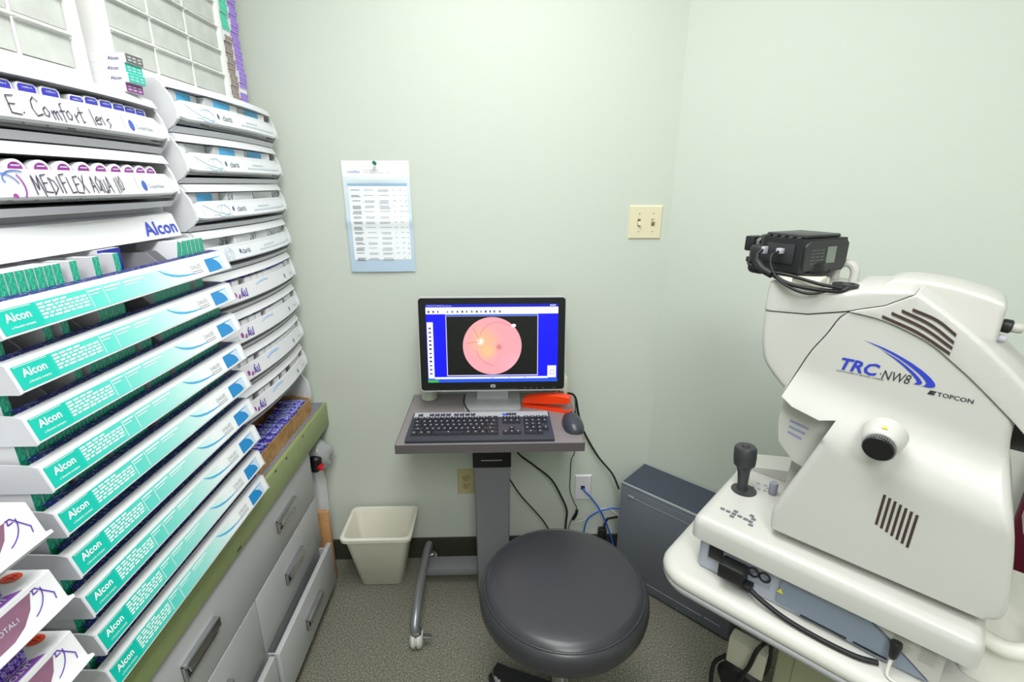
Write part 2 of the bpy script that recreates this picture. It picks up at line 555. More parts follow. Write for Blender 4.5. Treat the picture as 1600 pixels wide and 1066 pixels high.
b = B().sheet([(AY0 + .505, -.0315), (AY0 + .5315, -.0315), (AY0 + .5315, -.005)] + arc2(AY0 + .478, -.030, .042, .026, 62, 0, 6), lf3)
rack.part('picture_swirl', b, mat('pale_blue_picture', (206, 226, 244), .4), tray)
# navy printed flap just behind the rim
b = B()
for y0, y1 in ((.012, .155), (.158, .30), (.303, .43), (.433, .55)):
    b.add([(-.6415, AY0 + y0, ZT + .0042), (-.6415, AY0 + y1, ZT + .0042), (-.6535, AY0 + y1, ZT + .0062), (-.6535, AY0 + y0, ZT + .0062),
           (-.6415, AY0 + y0, ZT + .0036), (-.6415, AY0 + y1, ZT + .0036), (-.6535, AY0 + y1, ZT + .0050), (-.6535, AY0 + y0, ZT + .0050)],
          [(0, 1, 2, 3), (7, 6, 5, 4), (0, 4, 5, 1), (1, 5, 6, 2), (2, 6, 7, 3), (3, 7, 4, 0)])
flap = rack.part('navy_flap', b, speck_mat('navy_flap_print', [(.0, (30, 32, 104)), (.60, (38, 42, 120)), (.63, (190, 196, 226)), (.70, (40, 44, 122))], (300, 160, 300), .45), tray)
DIVM = mat('grey_divider', (150, 150, 156), .4)
dprof = [(-.80, -.033), (-.657, -.033), (-.656, -.006), (-.684, .022), (-.80, .022)]
div0 = None
SLOTS = 36
SP = (AY1 - AY0 - .010) / SLOTS
pats = ['##########.#..#..#.......|..|.//#####.###',
        '##..|..#.#..|..####|.....|########.#|#.',
        '#....|...#.###|####|.##..|########|######',
        '#######|####|######|.####.#|###|#######',
        '####.|####.#|#####|..##|######|##.#####',
        '###|#####.#|####|#####|####.##|########',
        '####.|######|###.##|#####|##|##########',
        '#####|###.##|#####|.####|##|###########',
        '###.#|####.#|#####|.##|####|##.########']
GBOX = speck_mat('green_box_front', [(.0, (0, 146, 116)), (.56, (4, 160, 128)), (.60, (120, 214, 190)), (.66, (6, 162, 130))], (240, 420, 150), .4)
BOXW = mat('white_carton_side', (226, 226, 232), .55)
gbox = None
trays = [tray]
for kx in range(1, 9):
    c = copy_tree(tray, rack.o)
    c.location = (0, 0, -APITCH * kx)
    trays.append(c)
ordn = ['top', 'second', 'third', 'fourth', 'fifth', 'sixth', 'seventh', 'eighth', 'lowest']
for kx in range(9):
    zt = AZ1 - APITCH * kx
    n = 0
    pat = pats[kx]
    for ch in pat:
        y = AY0 + .006 + n * SP
        if n >= SLOTS: break
        if ch == '|':
            if div0 is None:
                bb = B().prism([(p, AZ1 + q) for p, q in dprof], AY0, AY0 + .0016, XZ)
                div0 = rack.part('divider', bb, DIVM, tray)
                div0.location = (0, y - AY0 - .001, 0)
            else:
                c = div0.copy(); COL.objects.link(c); c.parent = trays[kx]
                c.location = (0, y - AY0 - .001, 0)
            continue
        if ch in '#/':
            left_ = sum(1 for c_ in pat.replace('|', '')[n:SLOTS] if c_ in '#/')
            lab = 'slim green lens box, %s from the back-wall end of the %s teal-labelled tray' % (nth(left_), ordn[kx])
            h = .0
            if gbox is None:
                gbox = single('lens_box', B().box(-.740, -.6565, -.0066, .0066, 0, .060, front=1), [BOXW, GBOX], lab, 'box', 'green lens boxes in the teal label rack')
                o = gbox
            else:
                o = clone(gbox, (0, 0, 0), label=lab)
            o.location = (gbox.location.x if o is not gbox else o.location.x, y + SP / 2, zt - .0332)
            if ch == '/':
                o.rotation_euler = (math.radians(-16), 0, 0)
                o.location.y -= .004; o.location.z += .0022
            if kx == 0:
                o.scale = (1, 1, 1.14); o.location.x -= .001
        n += 1
# navy-and-white carton lying in the top tray
bb = B().box(-.80, -.684, .872, .925, AZ1 - .0332, AZ1 + .040, front=1)
single('lens_carton', bb, [BOXW, mat('navy_carton', (24, 40, 150), .4)], 'white carton with navy blue front among green boxes in the top tray', 'box')

# ------------------------------------------------------------------ near display cartons with purple print (lower left)
def cart(idx, zt):
    y1 = .553
    words = ['upper', 'middle', 'lower'][idx]
    t = T('display_carton', 'white and purple open display carton, %s of three beside the teal-labelled rack' % words, 'display carton', (-.70, .36, zt - .06), group='purple display cartons')
    y0 = .10
    b = B().prism([(-.85, zt - .058), (-.592, zt - .058), (-.578, zt - .044), (-.580, zt - .040), (-.588, zt - .044), (-.6005, zt), (-.602, zt + .001), (-.85, zt + .001)], y0, y1, XZ)
    body = t.part('carton', b, PAPER)
    ff = lambda p, q: (-.6005 + .0125 * (-q) / .044 + .0007, p, zt + q)      # front face, q 0 .. -.044
    tf = lambda p, q: (q, p, zt + .0017)                                       # top face
    poly = [(.16, -.040), (.478, -.040), (.495, -.034), (.510, -.022), (.520, -.005), (.16, -.005)]
    t.part('plum_panel', B().sheet(poly, ff), speck_mat('plum_panel_print', [(.0, (120, 82, 110)), (1, (150, 106, 128))], 40, .4) if 'plum_panel_print' not in MATS else MATS['plum_panel_print'], body)
    ff2 = lambda p, q: (ff(p, q)[0] + .0004, p, zt + q)
    b = B(); text(b, 'TOTAL1', .462, -.024, .009, ff2, sx=1.0); text(b, 'DAILIES', .38, -.024, .009, ff2, sx=1.1)
    t.part('lettering', b, LGREY, body)
    b = B(); strokes(b, [[(.5205, -.0045), (.5265, -.0045), (.5420, -.026), (.5405, -.034)], arc2(.500, -.008, .032, .028, 0, -70, 8), [(.523, -.0045), (.5215, -.010), (.5275, -.010)]], ff2, .0014)
    t.part('purple_outline', b, PURPLE, body)
    b = B().sheet(arc2(.5385, -.636, .0095, .0120, 0, 360, 24)[:-1], tf)
    st = t.part('orange_sticker', b, mat('orange_sticker', (250, 84, 36), .4), body, label='oval orange sticker')
    b = B(); strokes(b, [[(.533, -.640), (.544, -.633)], [(.536, -.630), (.539, -.643)], [(.541, -.630), (.543, -.638)]], lambda p, q: (q, p, zt + .0021), .0008)
    t.part('sticker_marks', b, mat('sticker_ink', (120, 30, 20), .5), st)
    # cut-out full of purple lens boxes
    b = B().sheet([(.15, -.6195), (.505, -.6195), (.511, -.612), (.518, -.604), (.15, -.604)], tf)
    t.part('printed_flap', b, mat('violet_flap', (150, 90, 190), .4), body)
    b = B(); text(b, 'DAILIES TOTAL', .43, -.616, .011, lambda p, q: (q, p, zt + .0022), bold=.01)
    t.part('flap_lettering', b, WPRINT, body)
    for i in range(9):
        y = .4975 - i * .0262
        bb = B().box(-.668, -.6215, y - .0125, y + .0125, zt + .0012, zt + .024)
        o = single('lens_box', bb, MATS.get('violet_box') or speck_mat('violet_box', [(.0, (66, 14, 150)), (.52, (80, 22, 170)), (.56, (214, 196, 240)), (.66, (84, 26, 174))], (160, 260, 260), .4),
                   'violet lens box, %s from the orange sticker, in the %s purple display carton' % (nth(i + 1), words), 'box', 'violet lens boxes in the display cartons')
for i, z in enumerate((1.111, 1.006, .901)):
    cart(i, z)
b = B()
for z in (1.111, 1.006, .901):
    b.box(-.90, -.62, .10, .548, z - .0625, z - .0585)
for y in (.12, .50):
    b.box(-.93, -.90, y, y + .03, .716, 1.20)
single('carton_stand', b, WHITEG, 'white stand with three shelves carrying the purple display cartons', 'display stand')

# ------------------------------------------------------------------ stacked bow-front lens drawers
def bow(Y, yc, hl, xe, bw):
    s = (Y - yc) / hl
    return xe + bw * (1 - s * s)
NB = 18
def bow_slab(bb, yc, hl, xe, bw, xb, z0, z1, off0=0.0, off1=None, inset=0.0):
    """slab from the back plane xb to the bowed front, with slightly different front offset at bottom and top"""
    off1 = off0 if off1 is None else off1
    ys = [yc - hl + inset + (2 * hl - 2 * inset) * k / NB for k in range(NB + 1)]
    n = len(ys)
    vs = []
    for y in ys:
        vs += [(xb, y, z0), (bow(y, yc, hl, xe, bw) + off0, y, z0), (bow(y, yc, hl, xe, bw) + off1, y, z1), (xb, y, z1)]
    fs = []
    for i in range(n - 1):
        for a in range(4):
            fs.append((4 * i + a, 4 * i + (a + 1) % 4, 4 * i + 4 + (a + 1) % 4, 4 * i + 4 + a))
    fs += [(0, 1, 2, 3), tuple(4 * (n - 1) + a for a in (3, 2, 1, 0))]
    return bb.add(vs, fs)
def bow_panel(bb, yc, hl, xe, bw, z0, z1, lean, th=.004):
    ys = [yc - hl + 2 * hl * k / NB for k in range(NB + 1)]
    vs = []
    for y in ys:
        x = bow(y, yc, hl, xe, bw)
        e = 1 - min(1, (hl - abs(y - yc)) / .03)          # corners cut a little shorter
        zt = z1 - .010 * e * e
        zb = z0 + .004 * e * e
        vs += [(x - th - .003, y, zb), (x - .004, y, zb), (x, y, zb + .004), (x - lean, y, zt), (x - lean - th, y, zt)]
    fs = []
    m = 5
    for i in range(len(ys) - 1):
        for a in range(m):
            fs.append((m * i + a, m * i + (a + 1) % m, m * i + m + (a + 1) % m, m * i + m + a))
    fs += [tuple(range(m)), tuple(m * (len(ys) - 1) + a for a in range(m))[::-1]]
    return bb.add(vs, fs)

CL = dict(yc=1.416, hl=.253, xe=-.676, bw=.024)
KP = dict(yc=.888, hl=.258, xe=-.690, bw=.026)
PH = .042
UH = .1058
def unit(name, label, g, P, zb, xb=-1.0, panel=True):
    yc, hl, xe, bw = P['yc'], P['hl'], P['xe'], P['bw']
    t = T(name, label, 'drawer unit', (-.80, yc, zb), group=g)
    b = B()
    bow_slab(b, yc, hl, xe, bw, xb, zb, zb + .012, -.022, -.013, .004)                 # floor with its curved lip
    t.part('floor', b, WHITEG)
    b = B()
    bow_slab(b, yc, hl, xe, bw, xb, zb + .0865, zb + .1035, -.010, -.020, .004)        # roof with thick front edge
    t.part('roof', b, WHITE)
    t.part('back', B().box(xb, xb + .006, yc - hl + .006, yc + hl - .006, zb + .012, zb + .0865), DARKIN)
    for s in (-1, 1):
        y = yc + s * (hl - .004)
        pr = [(xb, zb), (xe - .030, zb), (xe - .012, zb + .012), (xe + .001, zb + .026), (xe + .000, zb + .045), (xe - .008, zb + .070), (xe - .022, zb + .094), (xe - .032, zb + .1035), (xb, zb + .1035)]
        bb = B().prism(pr, y - .004, y + .004, XZ)
        t.part('side_panel', bb, WHITE)
    if panel:
        b = B()
        bow_panel(b, yc, hl - .006, xe, bw, zb + .024, zb + .024 + PH, .010)
        d = t.part('drawer_front', b, WHITE)
        t.part('drawer_floor', B().box(xb + .02, xe - .012, yc - hl + .012, yc + hl - .012, zb + .018, zb + .022), GREYP, d)
        t.fn = lambda p, q: (bow(p, yc, hl - .006, xe, bw) - .010 * (q / PH) + .0013, p, zb + .024 + q)
        t.fn2 = lambda p, q: (t.fn(p, q)[0] + .0008, p, zb + .024 + q)
        t.d = d
    return t

def along(P, y):
    return bow(y, P['yc'], P['hl'] - .006, P['xe'], P['bw'])

ordc = ['topmost', 'second', 'third', 'fourth', 'fifth', 'sixth', 'seventh', 'lowest']
PICT = speck_mat('grey_photo_print', [(.25, (60, 62, 70)), (.45, (128, 130, 138)), (.6, (190, 192, 198)), (.8, (232, 232, 236))], 90, .45)
BLUEBOX = mat('azure_carton', (64, 168, 222), .4)
SILVBOX = mat('silver_carton', (186, 188, 196), .35)
def rowbox(y0, y1, x1, zb, z1, mats, lab, grp, depth=.11):
    bb = B().box(x1 - depth, x1, y0, y1, zb + .0222, z1, front=1)
    return bb, mats, lab, grp
def put(y0, y1, P, zb, z1, m, lab, grp, back=.0155, depth=.09):
    x1 = min(along(P, y0), along(P, y1)) - back
    bb = B().box(x1 - depth, x1, y0, y1, zb + .0222, z1)
    t = T('lens_carton', lab, 'box', ((x1 - depth / 2), (y0 + y1) / 2, zb + .0222), group=grp)
    body = t.part('carton', bb, PAPER)
    for (a, c, mm, nm) in m:
        ya, yc_ = y0 + (y1 - y0) * a, y0 + (y1 - y0) * c
        bb = B().box(x1, x1 + .0008, ya, yc_, zb + .03, z1 - .001)
        t.part(nm, bb, mm)
        bb = B().box(x1 - .05, x1, ya, yc_, z1, z1 + .0008)
        t.part(nm, bb, mm)
    return t

for kx in range(8):
    zb = 1.605 - UH * kx
    if kx < 4: look = 'grey wave-print'
    else: look = 'purple figure-print'
    t = unit('lens_drawer_unit', 'white lens drawer unit with %s front, %s in the back wall stack' % (look, ordc[kx]), 'bow-front drawer units by the back wall', CL, zb)
    f, f2, d = t.fn, t.fn2, t.d
    if kx < 4:
        t.part('label_card', B().add([f(1.196 + .445 * k / 10, q) for k in range(11) for q in (.004, .034)], [(2 * k, 2 * k + 2, 2 * k + 3, 2 * k + 1) for k in range(10)]), mat('label_card', (232, 234, 240), .5), d)
        sh = .0 if kx < 3 else -.01
        b = B(); text(b, 'clariti', 1.318 + sh, .0145, .0190, f2, sx=.95)
        t.part('lettering', b, mat('slate_print', (78, 84, 100), .5), d)
        b = B()
        if kx < 3:
            strokes(b, [[(1.200 + .011 * k, .034 - .022 * math.sin(k / 6 * PI / 2)) for k in range(7)]], f2, .0016)
            strokes(b, [arc2(1.262, .018, .024, .014, a, a + 130, 8) for a in (20, 200)], f2, .0014)
            strokes(b, [arc2(1.270, .020, .016, .012, a, a + 150, 8) for a in (60, 250)], f2, .0014)
            strokes(b, [[(1.222 + .009 * k, .008 + .003 * math.sin(k * 1.4)) for k in range(9)]], f2, .0013)
        else:
            for r_ in (.008, .014, .020):
                strokes(b, [arc2(1.255, .019, r_, r_ * .8, -80, 80, 8), arc2(1.255, .019, r_ * .7, r_ * .8, 100, 260, 8)], f2, .0012)
        t.part('wave_print', b, mat('pale_aqua_print', (168, 196, 208), .5), d)
        b = B()
        for q, (ya, yb) in ((.021, (1.43, 1.50)), (.012, (1.40, 1.60))):
            y = ya
            while y < yb:
                l = .006 + .004 * ((int(y * 1e4) * 7) % 3)
                b.sheet([(y, q), (y + l, q), (y + l, q + .004), (y, q + .004)], f2); y += l + .004
        t.part('small_lettering', b, LGREY, d)
        b = B().sheet(arc2(1.303, .022, .004, .006, 0, 360, 8)[:-1], f2).sheet(arc2(1.625, .016, .002, .003, 0, 360, 6)[:-1], f2)
        t.part('drop_mark', b, mat('slate_blue_print', (70, 96, 140), .5), d)
    else:
        b = B()
        for q in (.020, .013):
            b.sheet([(1.192, q), (1.238, q), (1.238, q + .0035), (1.192, q + .0035)], f2)
        b.sheet([(1.60, .016), (1.628, .016), (1.628, .020), (1.60, .020)], f2)
        t.part('small_lettering', b, LGREY, d)
        b = B()
        b.sheet(arc2(1.253, .021, .005, .007, 0, 360, 8)[:-1], f2)
        b.sheet([(1.260, .012), (1.268, .010), (1.272, .018), (1.268, .022)], f2)
        t.part('plum_figure', b, PLUM, d)
        b = B(); strokes(b, [[(1.276, .012), (1.282, .028), (1.288, .012), (1.279, .018)], [(1.292, .026), (1.294, .012), (1.300, .012), (1.303, .030)], [(1.284, .030), (1.287, .033)]], f2, .0032)
        t.part('violet_figure', b, mat('violet_print', (92, 60, 170), .45), d)
        b = B(); strokes(b, [arc2(1.40, .024, .05, .013, 150, 60, 10)], f2, .0030 if kx < 6 else .0060)
        t.part('blue_swoosh', b, mat('pale_blue_print', (176, 206, 246), .45), d)
        b = B().sheet(arc2(1.549, .020, .0035, .007, 0, 360, 8)[:-1], f2)
        t.part('drop_mark', b, mat('slate_blue_print', (70, 96, 140), .5), d)
    # the boxes that show over the front panel
    lab = 'lens carton in the %s wave-print drawer' % ordc[kx]
    z1 = zb + .0835
    if kx == 0:
        for (a, c) in ((1.176, 1.275), (1.282, 1.43), (1.445, 1.60)):
            put(a, c, CL, zb, z1, [(.22, .74, BLUEBOX, 'blue_label'), (.0, .20, SILVBOX, 'grey_label')], 'blue and white ' + lab + (', nearest the back wall' if c > 1.5 else ', in the middle' if c > 1.4 else ', beside the tray rack'), 'cartons in wave-print drawers')
    elif kx == 1:
        tt = put(1.176, 1.272, CL, zb, z1, [(.2, .97, SILVBOX, 'silver_label')], 'silver ' + lab, 'cartons in wave-print drawers')
        for (a, c) in ((1.285, 1.43), (1.44, 1.60)):
            put(a, c, CL, zb, z1, [(.14, .66, BLUEBOX, 'blue_label'), (.0, .12, SILVBOX, 'grey_label')], 'blue and white ' + lab + (', nearest the back wall' if c > 1.5 else ', in the middle'), 'cartons in wave-print drawers')
    elif kx == 2:
        put(1.176, 1.30, CL, zb, z1, [(.22, .74, BLUEBOX, 'blue_label'), (.0, .2, SILVBOX, 'grey_label')], 'blue and white ' + lab, 'cartons in wave-print drawers')
        put(1.305, 1.44, CL, zb, z1, [(.0, .2, PICT, 'picture'), (.24, .95, mat('pale_card', (206, 208, 214), .5), 'pale_label')], 'pale grey ' + lab, 'cartons in wave-print drawers')
        put(1.445, 1.625, CL, zb, z1, [(.0, .14, PICT, 'picture'), (.82, 1., PICT, 'picture')], 'white ' + lab, 'cartons in wave-print drawers')
    elif kx == 3:
        for (a, c, col) in ((1.175, 1.30, 'pale'), (1.305, 1.42, 'pale'), (1.425, 1.52, 'pale'), (1.525, 1.628, 'pale')):
            put(a, c, CL, zb, z1, [(.72, 1., PICT, 'picture'), (.05, .66, mat('pale_card', (206, 208, 214), .5), 'pale_label')], 'pale ' + lab + ', %s from the back wall' % nth(4 - int((a - 1.17) / .115)), 'cartons in wave-print drawers')
    else:
        rr = random.Random(kx)
        LB = mat('indigo_label', (70, 66, 176), .45)
        y = 1.1765
        cnt = 0
        while y < 1.62:
            w_ = .033
            r_ = rr.random()
            if r_ < .12:
                y += .022
                continue
            m = LB if (r_ < .6 and kx < 6) or r_ < .3 else (mat('lilac_label', (150, 156, 206), .45) if r_ < .8 else mat('slate_label', (96, 100, 120), .45))
            x1 = min(along(CL, y), along(CL, y + w_)) - .016
            bb = B().box(x1 - .09, x1, y, y + w_ - .002, zb + .0222, zb + .0775)
            cnt += 1
            tt = T('lens_box', 'white lens box with dark flap, %s from the tray rack, %s figure-print drawer' % (nth(cnt), ordc[kx]), 'box', (x1 - .045, y, zb + .0222), group='lens boxes in figure-print drawers')
            tt.part('box', bb, PAPER)
            tt.part('flap', B().box(x1 - .022, x1 - .003, y + .002, y + w_ - .004, zb + .0776, zb + .0845, .0008), m)
            y += w_ + .001
# open base unit with a cardboard tray in it
b = B()
t = T('drawer_unit_base', 'white open base unit standing on the worktop under the bow-front drawer stack', 'drawer unit', (-.83, 1.405, .716))
zt_ = 1.605 - UH * 7
for s in (-1, 1):
    y = 1.416 + s * .249
    pr = [(-1.0, .716), (-.70, .716), (-.682, .735), (-.676, .775), (-.682, .82), (-.71, zt_ - .0005), (-1.0, zt_ - .0005)]
    t.part('side_panel', B().prism(pr, y - .004, y + .004, XZ), WHITE)
t.part('back', B().box(-1.0, -.994, 1.165, 1.645, .716, zt_ - .0005), WHITEG)
CARD = speck_mat('kraft_cardboard', [(.3, (150, 112, 66)), (.5, (172, 132, 82)), (.7, (186, 148, 98))], (40, 40, 40), .8)
t = T('cardboard_tray', 'brown cardboard tray of purple and blue lens packs on the speckled worktop', 'cardboard box', (-.74, 1.40, .716))
X0, X1, Y0, Y1 = -.80, -.672, 1.195, 1.638
b = B(); b.box(X0, X1, Y0, Y1, .7162, .719)
t.part('bottom', b, CARD)
def rough_wall(poly, a, c, fn): return B().prism(poly, a, c, fn)
t.part('front_wall', rough_wall([(Y0, .719), (Y1, .719), (Y1, .768), (1.60, .770), (1.52, .766), (1.40, .768), (1.30, .765), (Y0, .768)], X1 - .004, X1, YZ), CARD)
t.part('back_wall', rough_wall([(Y0, .719), (Y1, .719), (Y1, .774), (Y0, .774)], X0, X0 + .004, YZ), CARD)
for y in (Y0, Y1 - .004):
    t.part('end_wall', rough_wall([(X0 + .004, .719), (X1 - .004, .719), (X1 - .004, .771), (-.735, .779), (X0 + .004, .774)], y, y + .004, XZ), CARD)
for y in (1.325, 1.44, 1.56):
    t.part('divider', rough_wall([(X0 + .004, .719), (X1 - .004, .719), (X1 - .004, .762), (X0 + .004, .768)], y, y + .004, XZ), CARD)
PACKM = speck_mat('lens_pack_print', [(.3, (58, 40, 160)), (.48, (96, 84, 204)), (.58, (206, 212, 240)), (.68, (84, 110, 214))], 110, .3)
rr = random.Random(9)
pk_ = 0
for ya, yb in ((1.203, 1.32), (1.333, 1.436), (1.45, 1.556), (1.57, 1.628)):
    y = ya
    while y < yb - .012:
        h = rr.uniform(.040, .056)
        xx = X1 - .010 - rr.uniform(0, .006)
        pk_ += 1
        o = single('lens_pack', B().box(xx - .075, xx, y, y + .012, .7195, .7195 + h, .0015, 1), PACKM, 'glossy purple-blue lens pack in the cardboard tray, %s from the tray rack' % nth(pk_), 'lens pack', 'lens packs in the cardboard tray')
        o.rotation_euler = (0, 0, rr.uniform(-.07, .07))
        y += .0148

# --- the nearer pair of drawer units, with marker writing
STR = {'E': [[(.75, 1), (.1, .95), (.0, .0), (.8, -.05)], [(.05, .5), (.6, .52)]],
       '.': [[(.1, 0), (.2, .03)]],
       'C': [[(.8, .85), (.5, 1.1), (.15, .85), (.0, .4), (.2, .0), (.8, .15)]],
       'o': [[(.4, .55), (.1, .4), (.1, .05), (.4, -.02), (.6, .25), (.4, .55)]],
       'm': [[(.0, .55), (.05, 0)], [(.05, .4), (.3, .55), (.35, .0)], [(.35, .4), (.6, .55), (.7, .0)]],
       'f': [[(.55, 1.0), (.3, .95), (.25, -.15)], [(.0, .5), (.6, .55)]],
       'r': [[(.1, .55), (.15, 0)], [(.15, .35), (.5, .55)]],
       't': [[(.3, .95), (.3, .0), (.5, .02)], [(.0, .6), (.65, .65)]],
       'l': [[(.2, 1.05), (.25, 0)]],
       'e': [[(.05, .28), (.5, .32), (.4, .55), (.1, .4), (.1, .05), (.6, .05)]],
       'n': [[(.05, .5), (.05, 0)], [(.05, .35), (.4, .5), (.5, .0)]],
       's': [[(.55, .6), (.15, .52), (.5, .22), (.1, -.05)]],
       'M': [[(.0, -.1), (.15, 1), (.45, .2), (.8, 1), (.95, -.2)]],
       'D': [[(.1, .0), (.1, .95)], [(-.05, .95), (.6, .75), (.75, .35), (.0, -.05)]],
       'I': [[(.2, .95), (.2, .0)]],
       'F': [[(.1, -.1), (.15, 1), (.85, 1.05)], [(.15, .5), (.6, .55)]],
       'L': [[(.1, 1), (.1, .05), (.7, .1)]],
       'X': [[(.0, .9), (.7, -.1)], [(.7, 1), (.0, .0)]],
       'A': [[(.0, .0), (.35, 1), (.7, -.05)], [(.15, .35), (.6, .38)]],
       'Q': [[(.4, .95), (.05, .6), (.2, .05), (.6, .1), (.7, .65), (.4, .95)], [(.45, .3), (.8, -.1)]],
       'U': [[(.05, .9), (.1, .15), (.4, .0), (.6, .2), (.6, .9)], [(.6, .3), (.7, 0)]],
       '1': [[(.2, 1), (.2, -.05)]],
       '0': [[(.35, 1), (.05, .6), (.15, .05), (.5, .1), (.6, .6), (.35, 1)]]}
ADV = {'.': .5, 'l': .45, 'I': .5, '1': .45, 'M': 1.15, 'm': .85, ' ': .6, 'r': .55, 'e': .65, 's': .6, 'f': .6}
def hand(b, s, x, y, h, fn, wd, sx=.75, slope=0.0):
    for i, ch in enumerate(s):
        if ch != ' ':
            dy = .08 * h * math.sin(i * 2.1)
            strokes(b, [[(x + p * h * sx, y + dy + q * h + slope * (p * h)) for p, q in ln] for ln in STR[ch]], fn, wd)
        x += ADV.get(ch, .9) * h * sx
    return b
for kx, (zb, lab) in enumerate(((1.558, 'white lens drawer unit with E. Comfort lens in marker'), (1.4515, 'white lens drawer unit with marker writing and purple round-topped packs'))):
    t = unit('lens_drawer_unit', lab, 'marker-labelled drawer units', KP, zb)
    f, f2, d = t.fn, t.fn2, t.d
    b = B()
    if kx == 0: hand(b, 'E. Comfort lens', .769, .010, .0235, f2, .0016, .72)
    else: hand(b, 'MEDIFLEX AQUA 110', .773, .009, .0245, f2, .0016, .535)
    t.part('marker_writing', b, INK, d, label='handwriting in dark purple marker')
    b = B().add([f(.990 + .12 * k / 6, q) for k in range(7) for q in (.006, .036)], [(2 * k, 2 * k + 2, 2 * k + 3, 2 * k + 1) for k in range(6)])
    t.part('label_card', b, mat('label_card', (232, 234, 240), .5), d)
    b = B().sheet(arc2(1.011, .019, .0075, .0095, 0, 360, 18)[:-1], f2)
    t.part('blue_ball_mark', b, mat('ball_blue', (60, 92, 190), .35), d)
    b = B(); text(b, 'CooperVision', 1.024, .0145, .0105, f2)
    t.part('lettering', b, GREYTXT, d)
    if kx == 1:
        b = B(); strokes(b, [arc2(.735, .016, .020, .020, 160, 20, 10), arc2(.755, .028, .020, .012, 60, 200, 8)], f2, .0018)
        t.part('blue_swirl', b, mat('denim_print', (70, 110, 190), .45), d)
        b = B(); strokes(b, [arc2(.742, .020, .018, .022, 40, -50, 8)], f2, .0022)
        b.sheet(arc2(.741, .0055, .0035, .0035, 0, 360, 10)[:-1], f2)
        t.part('plum_swirl', b, PLUM, d)
    rr = random.Random(20 + kx)
    if kx == 0:
        LB = mat('cobalt_label', (52, 50, 178), .4)
        for i, y in enumerate((.726, .764, .801, .838, .888, .921, .957, .993, 1.029, 1.064)):
            if i == 4: pass
            w_ = .035 if i < 4 else .032
            x1 = min(along(KP, y), along(KP, y + w_)) - .0165
            zt = zb + .0765 + (.003 if i != 4 else 0)
            tt = T('lens_box', 'white lens box with cobalt label behind the E. Comfort writing, %s from the far end' % nth(10 - i), 'box', (x1 - .04, y, zb + .0222), group='cobalt label lens boxes')
            pr = [(y, zb + .0222), (y + w_, zb + .0222), (y + w_, zt - .004), (y + w_ - .005, zt), (y + .005, zt), (y, zt - .003)]
            tt.part('box', B().prism(pr, x1 - .08, x1, YZ), PAPER)
            lb = tt.part('label', B().prism([(y + .003, zb + .050), (y + w_ - .003, zb + .050), (y + w_ - .003, zt - .0055), (y + w_ - .006, zt - .002), (y + .006, zt - .002), (y + .003, zt - .005)], x1, x1 + .0007, YZ), LB)
            b = B()
            text(b, 'mediflex A', y + w_ / 2, zt - .0072, .0040, lambda p, q: (x1 + .0011, p, q), align='CENTER', bold=.01)
            tt.part('lettering', b, LGREY, lb)
    else:
        for row in (1, 0):
            for i in range(12):
                y = .652 + i * .0375 + row * .019
                if y > 1.10: continue
                r_ = .0165
                x1 = min(along(KP, y - r_), along(KP, y + r_)) - .012 - row * .022
                zc = zb + .0665 - row * .001
                tt = T('lens_pack', 'round-topped purple lens pack, %s row, %s from the open end below E. Comfort' % ('back' if row else 'front', nth(i + 1)), 'lens pack', (x1 - .006, y, zb + .0222), group='round-topped purple lens packs')
                arc = [(y - r_, zb + .0222), (y + r_, zb + .0222)] + arc2(y, zc - .001, r_, .0145, 0, 180, 12)
                tt.part('pack', B().prism(arc, x1 - .012, x1, YZ), PAPER)
                arc = [(y - r_ * .72, zb + .040), (y + r_ * .72, zb + .040)] + arc2(y, zc - .001, r_ * .72, .0105, 0, 180, 10)
                lb = tt.part('label', B().prism(arc, x1, x1 + .0007, YZ), mat('magenta_label', (140, 40, 140), .4))
                tt.part('lettering', B().box(x1 + .0007, x1 + .0011, y - .007, y + .007, zc + .0035, zc + .0055), LGREY, lb)

